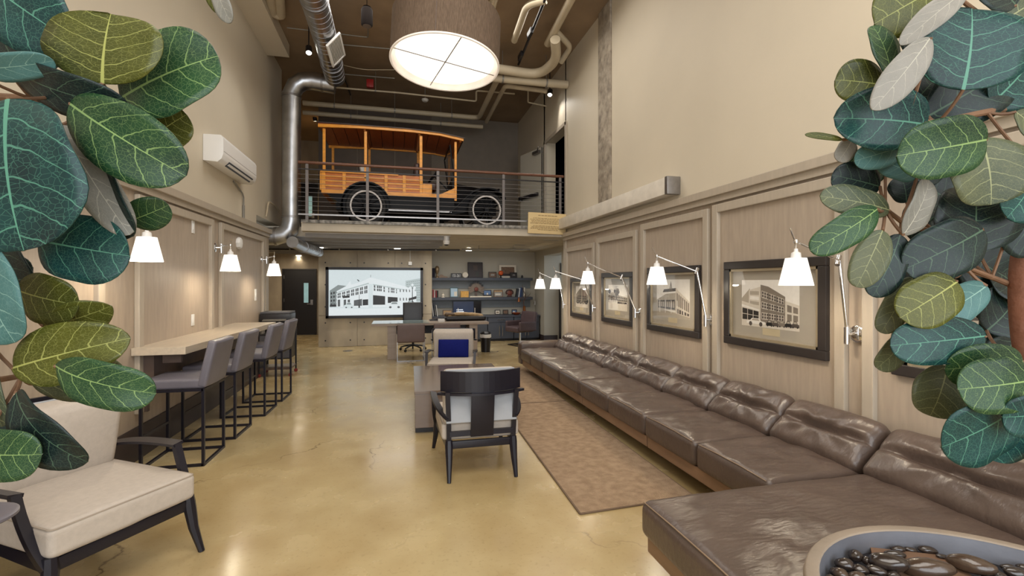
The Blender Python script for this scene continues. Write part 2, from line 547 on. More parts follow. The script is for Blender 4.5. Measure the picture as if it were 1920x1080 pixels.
# open white door on the upper floor, folded back against the wall
ang = math.atan2(11.05 - 10.15, 2.89 - 3.17)
d3 = struct('door_3', G().box((.46, 0, .98), (.92, .045, 1.96), bev=.004), M_wallgrey, loc=(3.165, 10.16, ZM1 + .01), rot=(0, 0, ang), smooth=0)
obj('door_closer', G().box((.17, .06, 1.86), (.26, .07, .07), bev=.01).tube([(.1, .08, 1.9), (-.05, .16, 1.92)], .012, 6), M_steel, d3)
obj('push_bar', G().box((.5, .055, .92), (.75, .05, .07), bev=.01).box((.86, .055, .92), (.1, .07, .1), bev=.01), M_black, d3)
obj('door_edge_strip', G().box((.012, 0, .98), (.024, .05, 1.94)), M_black, d3, smooth=0)
# ---------------------------------------------------------------- furniture materials
M_leather = mat('brown_leather', rgb(84, 70, 62), .33, var=.14, vs=4, bump=.5, bs=3.2, bstretch=(4, 11, 6), spec=.6)
M_leatherd = mat('dark_leather', rgb(66, 50, 48), .42, var=.1, vs=5, bump=.15, bs=50)
M_seam = mat('seam_thread', rgb(142, 120, 98), .6)
M_oak = mat('sofa_base_wood', rgb(136, 108, 84), .45, var=.15, vs=3, stretch=(8, 1, 8))
M_fabric = mat('beige_linen', rgb(186, 176, 165), .9, var=.05, vs=40, bump=.15, bs=220, spec=.2)
M_stool = mat('grey_vinyl', rgb(102, 99, 108), .42, var=.06, vs=4, bump=.05, bs=30)
M_frame = mat('espresso_frame', rgb(27, 25, 34), .34, var=.12, vs=6, spec=.4)
M_navy = mat('navy_cloth', rgb(10, 20, 92), .85, var=.1, vs=60, bump=.1, bs=200, spec=.2)
M_counter = mat('counter_wood', rgb(188, 174, 154), .34, var=.09, vs=3, stretch=(10, 1, 10))
M_apron = mat('counter_apron', rgb(88, 72, 64), .4, var=.12, vs=3, stretch=(1, 6, 1))
M_table = mat('grey_brown_lacquer', rgb(112, 96, 84), .16, var=.08, vs=2.5, stretch=(1, 8, 8), spec=.6)
M_rug = mat('tan_rug', rgb(152, 128, 104), .95, var=.12, vs=14, bump=.9, bs=110, col2=rgb(170, 146, 120), spec=.1)
M_rugedge = mat('rug_binding', rgb(112, 92, 74), .95)
M_bowl = mat('cast_stone', rgb(144, 131, 116), .75, var=.08, vs=8, bump=.15, bs=60)
M_bowlin = mat('bowl_inside', rgb(112, 114, 122), .5, var=.14, vs=6, bump=.1, bs=30)
M_pebble = mat('polished_pebble', rgb(46, 38, 34), .16, var=.35, vs=9, spec=.7, bump=.05, bs=30)
M_pebbleb = mat('brown_pebble', rgb(66, 51, 40), .2, var=.3, vs=14, spec=.7, bump=.1, bs=60)
M_rust = mat('burner_plate', rgb(108, 82, 62), .6, var=.2, vs=12)

# ---------------------------------------------------------------- leather sofa in sections along the right wall
def wrinkle(p, seed, amp, sc_=7.0):
    q = Vector((p[0] * sc_ + seed * 3.1, p[1] * sc_, p[2] * sc_ + seed))
    a = 1 - abs(noise.noise(q)) * 2
    b = noise.noise(q * 2.3)
    return amp * (a * .7 + b * .5)

def seat_cushion(parent, x0, x1, y0, y1, z0, z1, seed, r=.045, n=20):
    hx, hy, hz = (x1 - x0) / 2, (y1 - y0) / 2, (z1 - z0) / 2
    def fn(p):
        p = p.copy()
        fx, fy = p.x / hx, p.y / hy
        if p.z > 0:
            e = max(0, 1 - fx * fx) * max(0, 1 - fy * fy)
            edge = min(1, (1 - abs(fy)) * 5) * min(1, (1 - abs(fx)) * 5)
            k = noise.noise(Vector((fy * 3 + seed * 5, fx * 1.2, seed)))
            p.z += .022 * e ** .5 + (.014 * noise.noise(Vector((p.x * 3 + p.y * 7, p.y * 4 - p.x * 9, seed * 2.7))) + .010 * wrinkle(p, seed, 1, 6)) * max(0, edge) + .004 * k
        if fx < -.8:
            p.x -= .012 * max(0, 1 - fy * fy) * max(0, 1 - (p.z / hz) ** 2)
        return p
    o = obj('seat_cushion', G().rbox((hx, hy, hz), r, n=n, k=3, fn=fn), M_leather, parent, loc=((x0 + x1) / 2, (y0 + y1) / 2, (z0 + z1) / 2), smooth=70)
    obj('seam', G().tube([(-hx - .001 + .012, -hy + .03, hz - .008), (-hx + .010, -hy * .3, hz + .001), (-hx + .010, hy * .3, hz + .001), (-hx + .012, hy - .03, hz - .008)], .0035, 6), M_seam, o)
    return o

def back_cushion(parent, y0, y1, seed, n=22):
    L_, T_, H_ = (y1 - y0) / 2, .085, .205
    def fn(p):
        p = p.copy()
        fy, fz = p.y / L_, p.z / H_
        if p.x < 0:
            e = max(0, 1 - fy ** 4) * max(0, 1 - fz * fz)
            p.x -= .040 * e
            zc = -.02 + .22 * (fy * fy) * .35 + .04 * math.sin(seed * 9)
            tuck = math.exp(-((fz - zc) / .13) ** 2) * max(0, 1 - abs(fy) ** 3 * .95)
            p.x += .062 * tuck
            ang_ = math.atan2(fz - zc, fy)
            p.x += .010 * math.sin(ang_ * 9 + seed * 4) * max(0, 1 - fy * fy) * min(1, abs(fz - zc) * 3) * max(0, 1 - fz * fz)
            p.x += .009 * wrinkle(p, seed, 1, 8) * max(0, 1 - fz ** 4)
        p.z += .014 * noise.noise(Vector((fy * 2.2 + seed * 7, seed, 0))) * (1 if fz > 0 else .3) - (.02 * fy ** 4 if fz > 0 else 0)
        return p
    M = Matrix.Rotation(math.radians(48), 4, 'Y')
    o = obj('back_cushion', G().rbox((T_, L_, H_), .06, n=n, k=3, fn=fn, M=M), M_leather, parent, loc=(2.945, (y0 + y1) / 2, .525), smooth=70)
    return o

def base(parent, x0, x1, y0, y1, legs=True):
    obj('base_frame', G().span((x0, y0 + .01, .13), (x1, y1 - .01, .225), bev=.006), M_oak, parent, smooth=0)
    for (x, y) in ((x0 + .22, y0 + .09), (x0 + .22, y1 - .09), (x1 - .15, y0 + .09), (x1 - .15, y1 - .09)):
        obj('leg', G().span((x - .035, y - .035, 0), (x + .035, y + .035, .13), bev=.004), M_apron, parent, smooth=0)

SEC = [((2.365, 3.10, 3.845), 'two seat leather sofa section joined to the wide chaise'),
       ((3.845, 4.61, 5.38), 'two seat leather sofa section, second away from the chaise'),
       ((5.38, 6.12, 6.90), 'two seat leather sofa section, third away from the chaise'),
       ((6.90, 7.55, 8.20), 'far leather sofa section ending in a low padded arm')]
for k, (ys, lab) in enumerate(SEC):
    s = thing('sofa_section', lab, 'sofa', (2.6, (ys[0] + ys[2]) / 2, 0), 0, 'sections of the long leather sofa')
    ox, oy = s.location.x, s.location.y
    kids = [base(s, 2.17, 3.12, ys[0], ys[2])]
    for j in range(2):
        a, b = ys[j], ys[j + 1]
        seat_cushion(s, 2.135, 2.96, a + .009, b - .009, .225, .42, k * 2 + j + 1)
        back_cushion(s, a + .003, b - .003, k * 2 + j + 1)
    if k == 3:
        obj('arm', G().rbox((.40, .10, .14), .06, n=6, k=3, fn=lambda p: p + Vector((0, 0, .012 * wrinkle(p, 3, 1)))), M_leather, s, loc=(2.53, 8.31, .40), smooth=70)
        obj('arm_base', G().span((2.14, 8.2, .14), (2.96, 8.40, .30), bev=.03), M_leather, s)
    for c in children_of(s):
        c.location = (c.location.x - ox, c.location.y - oy, c.location.z)
ch = thing('sofa_chaise', 'wide square leather chaise at the near end of the sofa, beside the fire bowl', 'sofa', (2.1, 1.9, 0), 0, 'sections of the long leather sofa')
base(ch, 1.33, 3.1, 1.46, 2.36)
seat_cushion(ch, 1.285, 2.96, 1.44, 2.36, .225, .42, 21, r=.05, n=26)
back_cushion(ch, 1.40, 2.345, 22, n=22)
for c in children_of(ch):
    c.location = (c.location.x - 2.1, c.location.y - 1.9, c.location.z)

# ---------------------------------------------------------------- lounge chairs
def lounge_chair():
    t = thing('lounge_chair', '', 'chair', group='wood framed lounge chairs')
    def puff(hx, hy, hz, am, sd):
        def fn(p):
            p = p.copy()
            ez = max(0, 1 - (p.x / hx) ** 2) * max(0, 1 - (p.y / hy) ** 2)
            p.z += (am if p.z > 0 else -am * .3) * ez ** .6 + .004 * noise.noise(p * 9 + Vector((sd, 0, 0)))
            return p
        return fn
    fr = G().span((-.31, .345, .245), (.31, .38, .305), bev=.006).span((-.29, -.36, .245), (.29, -.325, .305), bev=.006)
    for s in (-1, 1):
        fr.tube([(s * .275, -.34, .275), (s * .305, .37, .275)], 1, 4, flat=(.021, .042))
    obj('seat_frame', fr, M_frame, t)
    sc_ = obj('seat_cushion', G().rbox((.325, .365, .07), .03, n=8, k=3, fn=puff(.325, .365, .07, .022, 1)), M_fabric, t, loc=(0, .035, .378), smooth=60)
    pp = []
    for cx_, cy_, a0_ in ((.296, .336, 0), (-.296, .336, 90), (-.296, -.336, 180), (.296, -.336, 270)):
        for i in range(5):
            a = math.radians(a0_ + i * 22.5)
            pp.append((cx_ + .022 * math.cos(a), cy_ + .022 * math.sin(a), .064))
    pp.append(pp[0])
    obj('piping', G().tube(pp, .0045, 6), mat('linen_piping', rgb(160, 148, 134), .9), sc_)
    M = Matrix.Rotation(math.radians(-11), 4, 'X') @ Matrix.Rotation(-PI / 2, 4, 'X')
    bc = obj('back_cushion', G().rbox((.31, .225, .07), .045, n=8, k=3, fn=puff(.31, .225, .07, .03, 5), M=M), M_fabric, t, loc=(0, -.262, .655), smooth=60)
    obj('back_sheet', G().rbox((.295, .215, .012), .010, n=4, k=2, M=Matrix.Rotation(math.radians(-11), 4, 'X') @ Matrix.Rotation(-PI / 2, 4, 'X') @ Matrix.Translation((0, 0, -.076))), mat('grey_back', rgb(160, 164, 170), .9, bump=.1, bs=200), t, loc=(0, -.262, .655), label='cool grey sheet on the back of the cushion')  # thin sheet behind the cushion, cooler and greyer than the linen
    # curved top band, ledge and splat
    def arc(w_, y_end, y_mid, k=14):
        return [((-w_ + 2 * w_ * i / k), y_mid + (y_end - y_mid) * ((-1 + 2 * i / k) ** 2)) for i in range(k + 1)]
    a = arc(.335, -.335, -.445)
    b = [(x, y + .022) for x, y in a]
    obj('top_rail', G().prism(a + b[::-1], .165, M=Matrix.Translation((0, 0, .715)), bev=.003), M_frame, t)
    obj('ledge', G().tube([(x * 1.06, y - .004, .70) for x, y in a], 1, 4, flat=(.026, .013)), M_frame, t)
    obj('splat', G().box((0, -.405, .53), (.19, .018, .38), rot=(math.radians(9), 0, 0), bev=.003), M_frame, t)
    obj('cross_bar', G().tube([(-.265, -.365, .37), (.265, -.365, .37)], 1, 4, flat=(.02, .028)), M_frame, t)
    for s in (-1, 1):
        obj('upright', G().tube([(s * .268, -.345, .27), (s * .272, -.37, .48), (s * .285, -.405, .72)], 1, 4, flat=(.026, .022)), M_frame, t)
        obj('leg', G().tube([(s * .268, -.345, .315), (s * .268, -.35, .27), (s * .27, -.385, .14), (s * .275, -.43, 0)], [.030, .034, .026, .016], 8), M_frame, t)
        obj('leg', G().tube([(s * .305, .365, .315), (s * .308, .372, .25), (s * .318, .385, .14), (s * .335, .425, 0)], [.027, .031, .025, .016], 8), M_frame, t)
        obj('arm', G().tube(bezier((s * .272, -.385, .50), (s * .375, -.30, .575), (s * .352, .22, .585), 10), 1, 4, flat=(.040, .012)), M_frame, t)
        obj('arm_post', G().tube(bezier((s * .350, .205, .585), (s * .350, .27, .40), (s * .318, .365, .27), 8), 1, 4, flat=(.026, .022)), M_frame, t)
    return t
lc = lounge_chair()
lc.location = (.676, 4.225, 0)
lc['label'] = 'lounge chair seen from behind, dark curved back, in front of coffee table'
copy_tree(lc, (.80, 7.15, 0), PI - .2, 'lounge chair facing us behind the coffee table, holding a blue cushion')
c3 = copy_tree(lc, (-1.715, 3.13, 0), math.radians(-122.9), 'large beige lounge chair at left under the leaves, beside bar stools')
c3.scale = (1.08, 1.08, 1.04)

def pil(p):
    p = p.copy()
    e = max(0, 1 - (p.x / .23) ** 2) * max(0, 1 - (p.y / .135) ** 2)
    p.z += (1 if p.z > 0 else -1) * .05 * e ** .6
    return p
tag(obj('throw_pillow', G().rbox((.23, .135, .012), .011, n=12, k=2, fn=pil, M=Matrix.Rotation(math.radians(79), 4, 'X')), M_navy, loc=(.832, 7.245, .60), rot=(0, 0, -.2), smooth=60),
    'rectangular navy blue cushion on the far lounge chair', 'cushion')

# ---------------------------------------------------------------- coffee table, rugs
ct = thing('coffee_table', 'low grey brown block coffee table between the lounge chairs', 'table', (.735, 5.84, 0), math.radians(-1.5))
obj('table_top', G().span((-.54, -.775, .425), (.54, .775, .46), bev=.004), M_table, ct, smooth=0)
obj('body', G().span((-.535, -.77, .07), (.535, .77, .424), bev=.003), M_table, ct, smooth=0)
obj('plinth', G().span((-.53, -.69, 0), (.47, .69, .07)), M_black, ct, smooth=0)

def rug(name, lab, pts):
    g = G().prism(pts, .012)
    o = tag(obj(name, g, M_rug, smooth=0), lab, 'rug', 'tan rugs along the sofa')
    e = [(x, y, .007) for x, y in pts]
    obj('binding', G().tube(e + [e[0]], .008, 6), M_rugedge, o)
rug('area_rug', 'near tan runner rug on the floor beside the leather sofa', [(1.225, 3.07), (2.15, 3.12), (2.20, 6.02), (1.30, 6.03)])
rug('area_rug', 'far tan rug behind the coffee table, laid end to end with the near one', [(1.30, 6.055), (2.20, 6.045), (2.34, 8.70), (1.36, 8.72)])

# ---------------------------------------------------------------- bar counter and stools
ctr = thing('bar_counter', 'long pale wood bar counter fixed along the left wall', 'counter', (-2.08, 6.2, 0))
T0 = Matrix.Translation((2.08, -6.2, 0))
obj('counter_top', G().prism([(-2.285, 4.86), (-1.86, 4.86), (-1.74, 7.62), (-2.285, 7.62)], .068, M=T0 @ Matrix.Translation((0, 0, .952)), bev=.003), M_counter, ctr, smooth=0)
obj('apron', G().span((-2.28, 4.98, .70), (-2.16, 7.5, .952), M=T0), M_apron, ctr, smooth=0)
for y in (5.02, 6.2, 7.45):
    obj('bracket', G().span((-2.28, y - .02, .42), (-2.22, y + .02, .70), M=T0).span((-2.1, y - .02, .86), (-1.95, y + .02, .952), M=T0), M_apron, ctr, smooth=0)

def bar_stool():
    t = thing('bar_stool', '', 'stool', group='grey bar stools at the counter')
    def fs(p):
        p = p.copy()
        if p.z > 0: p.z += .012 * max(0, 1 - (p.x / .25) ** 2) * max(0, 1 - (p.y / .25) ** 2) + .003 * noise.noise(p * 8)
        return p
    obj('seat', G().rbox((.235, .25, .042), .02, n=6, k=2, fn=fs), M_stool, t, loc=(0, 0, .718), smooth=60)
    M = Matrix.Rotation(math.radians(12), 4, 'X')
    def fb(p):
        p = p.copy()
        p.y += .010 * (p.x / .24) ** 2
        p.x *= 1 - .05 * max(0, p.z / .2)
        return p
    obj('backrest', G().rbox((.24, .036, .205), .02, n=6, k=2, fn=fb, M=M), M_stool, t, loc=(0, -.272, .885), smooth=60)
    q = .0115
    for sx in (-1, 1):
        for sy in (-1, 1):
            obj('leg', G().span((sx * .235 - q, sy * .238 - q, 0), (sx * .235 + q, sy * .238 + q, .678)), M_frame, t, smooth=0)
    for nm, za in (('seat_frame', .655), ('base_frame', 0)):
        g = G()
        for sx in (-1, 1): g.span((sx * .235 - q, -.238, za), (sx * .235 + q, .238, za + .022))
        for sy in (-1, 1): g.span((-.235, sy * .238 - q, za), (.235, sy * .238 + q, za + .022))
        obj(nm, g, M_frame, t, smooth=0)
    obj('footrest', G().span((-.235, .238 - q, .27), (.235, .238 + q, .292)), M_frame, t, smooth=0)
    return t
st = bar_stool()
st.location = (-1.88, 4.90, 0)
st.rotation_euler = (0, 0, math.radians(89))
st['label'] = 'nearest grey upholstered bar stool, at the near end of the counter'
for (x, y, lab) in [(-1.845, 5.63, 'second nearest grey bar stool along the counter'), (-1.775, 6.47, 'third nearest grey bar stool along the counter'),
                    (-1.74, 7.18, 'farthest grey bar stool, at the far end of the counter')]:
    copy_tree(st, (x, y, 0), math.radians(88), lab)

# ---------------------------------------------------------------- fire bowl with pebbles
fb = thing('fire_bowl', 'round tan cast stone fire bowl filled with dark pebbles, in front of the chaise', 'fire pit', (1.60, .84, 0))
obj('bowl', G().lathe([(.0, .02), (.30, .02), (.32, .30), (.43, .48), (.525, .62), (.535, .70), (.53, .718), (.525, .722), (.496, .722), (.492, .718)], 72), M_bowl, fb)
obj('bowl_inside', G().lathe([(.493, .719), (.482, .60), (.0, .60)], 72), M_bowlin, fb)
obj('foot', G().lathe([(0, 0), (.31, 0), (.31, .022), (0, .022)], 40), M_bowlin, fb)
bp_ = [at(x, y, Z=.668) for x, y in [(1632, 1026), (1795, 1044), (1800, 1062), (1845, 1095), (1700, 1110), (1640, 1060)]]
obj('burner_plate', G().prism([(p.x - 1.60, p.y - .84) for p in bp_], .01, M=Matrix.Translation((0, 0, .658))), M_rust, fb, smooth=0)
obj('gravel_bed', G().lathe([(.483, .654), (.3, .66), (0, .66)], 48), M_black, fb)
PEB = [(470, 350, 110, 95, -40, 0), (575, 388, 78, 70, 0, 0), (380, 432, 140, 105, 25, 0), (252, 462, 80, 70, 50, 0), (515, 468, 125, 80, 25, 0),
       (345, 505, 110, 90, 35, 0), (665, 478, 165, 80, 25, 0), (815, 335, 170, 72, 20, 0), (838, 284, 120, 60, 12, 0), (945, 286, 105, 50, 15, 0),
       (1088, 290, 150, 70, 12, 0), (1235, 350, 130, 52, 15, 0), (490, 528, 130, 80, 10, 0), (640, 545, 150, 70, 5, 0), (805, 518, 105, 75, 0, 0),
       (225, 528, 90, 65, 60, 0), (1700, 520, 120, 80, 35, 0), (1850, 500, 170, 95, 15, 0), (1610, 520, 80, 60, 40, 0), (1790, 440, 120, 60, 20, 0),
       (1930, 440, 130, 70, 25, 0), (2010, 500, 140, 80, 10, 0), (300, 580, 120, 80, 30, 0), (430, 600, 120, 80, 0, 0), (570, 610, 120, 80, 20, 0),
       (720, 605, 120, 80, -10, 0), (900, 600, 130, 80, 10, 0), (1720, 600, 120, 80, 10, 0), (1880, 600, 130, 80, 30, 0), (620, 420, 70, 50, 10, 0)]
SPE = [(758, 402, 290, 140, 32, M_pebble, 'long dark pebble leaning on the burner plate of the fire bowl'),
       (1085, 452, 390, 150, 20, M_pebbleb, 'largest flat pebble with a rough tan top, in the middle of the fire bowl'),
       (1465, 420, 310, 150, 45, M_pebbleb, 'long glossy brown pebble at the right of the burner plate')]
def pebble(cx, cy, w_, h_, an, m, lab, grp=None, lift=0.):
    p = at(1500 + cx / 4.571, 960 + cy / 4.571, Z=.685 + lift)
    a, b = w_ / 4.571 / 890 * 1.6 / 2, h_ / 4.571 / 890 * 1.6 / 2
    d2 = (p.x - 1.60) ** 2 + (p.y - .84) ** 2
    lim = .475 - min(a, b) * .95
    if d2 > lim * lim:
        k = lim / math.sqrt(d2)
        p.x, p.y = 1.60 + (p.x - 1.60) * k, .84 + (p.y - .84) * k
    sd = random.random() * 50
    g = G()
    bmesh.ops.create_icosphere(g.bm, subdivisions=3, radius=1)
    for v in g.bm.verts:
        q = v.co.copy()
        k = 1 + .12 * noise.noise(q * 1.3 + Vector((sd, 0, 0)))
        v.co = Vector((q.x * a * k, q.y * b * 1.15 * k, q.z * b * .95 * k))
    o = obj('pebble', g, m, smooth=80)
    o.location = (p.x, p.y, (.669 if lift else .661) + b * .86)
    o.rotation_euler = (random.uniform(-.15, .15), random.uniform(-.2, .2), -YAW - math.radians(an))
    tag(o, lab, 'stone', grp)
for (cx, cy, w_, h_, an, _) in PEB:
    pebble(cx, cy, w_, h_, an, M_pebble if random.random() < .7 else M_pebbleb, 'small polished dark pebble lying in the fire bowl', 'pebbles in the fire bowl')
for (cx, cy, w_, h_, an, m, lab) in SPE:
    pebble(cx, cy, w_, h_, an, m, lab, 'pebbles in the fire bowl', .02)

sd = thing('side_table', 'small round grey side table at the left edge, beside the left lounge chair', 'table', (-1.63, 2.30, 0))
obj('table_top', G().lathe([(0, .66), (.13, .66), (.142, .668), (.142, .678), (.13, .684), (.112, .680), (0, .680)], 40), M_stool, sd)
obj('stem', G().lathe([(.02, .02), (.02, .66)], 16), M_frame, sd)
obj('foot', G().lathe([(0, 0), (.13, 0), (.13, .012), (.02, .03), (0, .03)], 32), M_frame, sd)
# ---------------------------------------------------------------- wall lamps
M_shade = mat('lit_lamp_shade', (1, .95, .86), .6, var=.01, emis=.95)
def shade_parts(t, c, zb):
    """c: local xy of the shade's axis, zb: local height of its lower rim"""
    g = G().lathe([(.066, .19), (.108, .0), (.104, .0), (.062, .186)], 32)
    obj('lamp_shade', g, M_shade, t, loc=(c[0], c[1], zb))
    obj('socket', G().lathe([(0, .255), (.012, .255), (.014, .235), (.030, .225), (.033, .192), (.064, .19), (.064, .184), (0, .184)], 24), M_white, t, loc=(c[0], c[1], zb))
    bu = G(); bmesh.ops.create_uvsphere(bu.bm, u_segments=16, v_segments=10, radius=.03)
    obj('bulb', bu, M_bulb, t, loc=(c[0], c[1], zb + .10))
def sconce(mount, joint, S, zb, side, lab, grp, power):
    t = thing('wall_lamp', lab, 'lamp', mount, 0, grp)
    L_ = lambda p: (p[0] - mount[0], p[1] - mount[1], p[2] - mount[2])
    M = Matrix.Rotation(-side * PI / 2, 4, 'Y')
    obj('wall_plate', G().lathe([(0, 0), (.062, 0), (.064, .006), (.060, .022), (.050, .028), (0, .030)], 36, M=M), M_chrome, t)
    top = (S[0], S[1], zb + .19 + .115)
    k = (mount[0] - side * .085, mount[1] + .02, mount[2])
    obj('clamp', G().tube([L_((mount[0] - side * .025, mount[1], mount[2])), L_(k)], .012, 10).tube([L_((k[0], k[1], k[2] - .07)), L_((k[0], k[1], k[2] + .05))], .017, 12), M_chrome, t)
    if joint:
        obj('lower_arm', G().tube([L_((k[0], k[1], k[2] + .04)), L_(joint)], .011, 10), M_chrome, t)
        obj('joint', G().tube([L_(Vector(joint) + Vector((-.02, 0, -.03))), L_(Vector(joint) + Vector((.02, .02, .035)))], .017, 10), M_chrome, t)
        a0 = joint
    else:
        a0 = (k[0], k[1], k[2] + .03)
    obj('upper_arm', G().tube([L_(a0), L_(top)], .009, 10), M_chrome, t)
    d_ = (Vector(top) - Vector(a0)).normalized()
    e = Vector(top)
    obj('hook', G().tube([L_(e + d_ * .05 + Vector((0, 0, .075))), L_(e + d_ * .02 + Vector((0, 0, .02))), L_(e), L_((S[0], S[1], zb + .24))], .006, 8)
        .lathe([(0, -.018), (.014, -.015), (.018, 0), (.014, .015), (0, .018)], 12, c=L_(e)), M_chrome, t)
    shade_parts(t, (S[0] - mount[0], S[1] - mount[1]), zb - mount[2])
    li = lamp('wall_lamp_light', 'POINT', (S[0], S[1], zb + .03), power, (1, .88, .70), radius=.05)
    return t
GR = 'swing arm wall lamps on the right wall'
WR = XR - .012
sconce((WR, 2.70, 1.235), (3.04, 2.72, 1.755), (2.68, 2.73), 1.58, 1, 'nearest swing arm wall lamp on the right, beside the largest framed photo', GR, 9)
sconce((WR, 4.29, 1.215), (3.04, 4.36, 1.715), (2.68, 4.54), 1.578, 1, 'second nearest swing arm wall lamp on the right', GR, 9)
sconce((WR, 5.79, 1.20), (3.04, 6.06, 1.67), (2.68, 6.42), 1.577, 1, 'third nearest swing arm wall lamp on the right, in the middle of the row', GR, 9)
sconce((WR, 7.22, 1.19), (3.04, 7.47, 1.64), (2.68, 7.85), 1.49, 1, 'fourth nearest swing arm wall lamp on the right', GR, 9)
sconce((WR, 8.64, 1.18), (3.04, 8.72, 1.63), (2.70, 8.85), 1.48, 1, 'farthest swing arm wall lamp on the right, at the end of the panelling', GR, 9)
GL = 'bracket wall lamps on the left wall'
sconce((XL + .012, 4.66, 2.06), None, (-1.9, 4.27), 1.765, -1, 'nearest white shade wall lamp on the left, partly behind the leaves', GL, 10)
sconce((XL + .012, 6.80, 2.05), None, (-1.9, 6.18), 1.735, -1, 'middle white shade wall lamp on the left, above the counter', GL, 10)
sconce((XL + .012, 8.98, 2.0), None, (-1.9, 8.20), 1.71, -1, 'farthest white shade wall lamp on the left, by the corner', GL, 10)

# switches, outlets and sensors on the walls
def plate(lab, name, Y, z, side, sz=(.075, .12), cat='switch', toggle=True):
    x = XL + .02 if side < 0 else XR - .02
    t = thing(name, lab, cat, (x, Y, z))
    s = 1 if side < 0 else -1
    obj('cover_plate', G().span((0, -sz[0] / 2, -sz[1] / 2), (s * .008, sz[0] / 2, sz[1] / 2), bev=.003), M_white, t)
    if toggle: obj('rocker', G().span((s * .007, -.017, -.035), (s * .013, .017, .035), bev=.003), M_white, t)
plate('white wall plate high on the left panelling, above the counter', 'light_switch', 6.15, 2.242, -1, (.07, .15))
plate('white wall outlet just above the counter on the left', 'power_outlet', 6.14, 1.173, -1, (.075, .13), 'outlet')
plate('narrow white strip plate above the counter, beside the left outlet', 'power_outlet', 7.02, 1.193, -1, (.03, .12), 'outlet', False)
plate('white double wall plate near the far end of the left panelling', 'light_switch', 8.62, 1.40, -1, (.10, .19))
for (y, lab) in [(4.95, 'white round alarm sensor on the left wall near the leaves'), (7.72, 'white round alarm sensor on the left wall above the counter')]:
    t = thing('alarm_sensor', lab, 'sensor', (XL + .02, y, 2.18), 0, 'alarm sensors on the left wall')
    obj('housing', G().lathe([(0, 0), (.085, 0), (.09, .02), (.075, .05), (.04, .06), (0, .06)], 8, M=Matrix.Rotation(PI / 2, 4, 'Y')), M_white, t)
    obj('lens', G().lathe([(0, .058), (.018, .058), (.014, .066), (0, .068)], 12, M=Matrix.Rotation(PI / 2, 4, 'Y') @ Matrix.Translation((-.03, 0, -.01))), M_black, t)

# ---------------------------------------------------------------- framed photographs
TON = [mat('print_tone_%d' % i, rgb(*c), .6, var=.04, vs=30) for i, c in enumerate([(34, 31, 30), (84, 76, 70), (132, 122, 110), (180, 170, 154), (220, 212, 198), (242, 238, 230)])]
TONNAMES = 6
def pane_material():
    m = bpy.data.materials.new('picture_glass')
    m.use_nodes = True
    nt = m.node_tree; N, L = nt.nodes, nt.links
    N.remove(N['Principled BSDF'])
    tr = N.new('ShaderNodeBsdfTransparent'); gl = N.new('ShaderNodeBsdfGlossy'); gl.inputs['Roughness'].default_value = .02
    ge = N.new('ShaderNodeNewGeometry')
    dt = N.new('ShaderNodeVectorMath'); dt.operation = 'DOT_PRODUCT'
    L.new(ge.outputs['Normal'], dt.inputs[0]); L.new(ge.outputs['Incoming'], dt.inputs[1])
    def mth(op, a, c=0.):
        n = N.new('ShaderNodeMath'); n.operation = op
        for i, x in enumerate((a, c)):
            if isinstance(x, (int, float)): n.inputs[i].default_value = x
            else: L.new(x, n.inputs[i])
        return n
    fr = mth('ADD', mth('MULTIPLY', mth('POWER', mth('SUBTRACT', 1., mth('ABSOLUTE', dt.outputs['Value']).outputs[0]).outputs[0], 5.).outputs[0], .9).outputs[0], .035)
    mx = N.new('ShaderNodeMixShader')
    L.new(fr.outputs[0], mx.inputs[0]); L.new(tr.outputs[0], mx.inputs[1]); L.new(gl.outputs[0], mx.inputs[2])
    L.new(mx.outputs[0], N['Material Output'].inputs[0])
    return m
M_glass = pane_material()
M_goldlip = mat('gilt_lip', rgb(176, 162, 136), .35, .5, var=.1)
M_mat = mat('grey_mount_board', rgb(172, 164, 150), .8, var=.02)
M_pframe = mat('black_picture_frame', rgb(52, 47, 45), .3, var=.1)

class Print:
    """flat print: polygons in 0..1 coordinates, each printed a hair above the last"""
    def __init__(s, w_, h_):
        s.g, s.w, s.h, s.k = G(), w_, h_, 0
    def p(s, pts, tone):
        s.k += 1
        s.g.poly([((x - .5) * s.w, -.00006 * s.k, (y - .5) * s.h) for x, y in pts], tone)
    def grid(s, A, B, C, D, nx, ny, m, tone, my=None):
        my = m if my is None else my
        s.k += 1
        def bl(u, v):
            a = Vector(A) * (1 - u) + Vector(B) * u
            b = Vector(D) * (1 - u) + Vector(C) * u
            return a * (1 - v) + b * v
        for i in range(nx):
            for j in range(ny):
                q = [bl((i + m) / nx, (j + my) / ny), bl((i + 1 - m) / nx, (j + my) / ny), bl((i + 1 - m) / nx, (j + 1 - my) / ny), bl((i + m) / nx, (j + 1 - my) / ny)]
                s.g.poly([((x - .5) * s.w, -.00006 * s.k, (y - .5) * s.h) for x, y in q], tone)
    def disc(s, c, r, tone, n=12, asp=1.):
        s.p([(c[0] + r * math.cos(2 * PI * i / n), c[1] + r * asp * math.sin(2 * PI * i / n)) for i in range(n)], tone)
    def car(s, x, y, w_, h_, body, dark, glass):
        s.p([(x, y), (x + w_, y), (x + w_, y + h_ * .45), (x + w_ * .8, y + h_ * .55), (x + w_ * .68, y + h_), (x + w_ * .3, y + h_), (x + w_ * .18, y + h_ * .55), (x, y + h_ * .45)], body)
        s.p([(x + w_ * .27, y + h_ * .58), (x + w_ * .72, y + h_ * .58), (x + w_ * .64, y + h_ * .9), (x + w_ * .34, y + h_ * .9)], glass)
        for f in (.22, .78): s.disc((x + w_ * f, y), w_ * .09, dark, 10, 1.6)

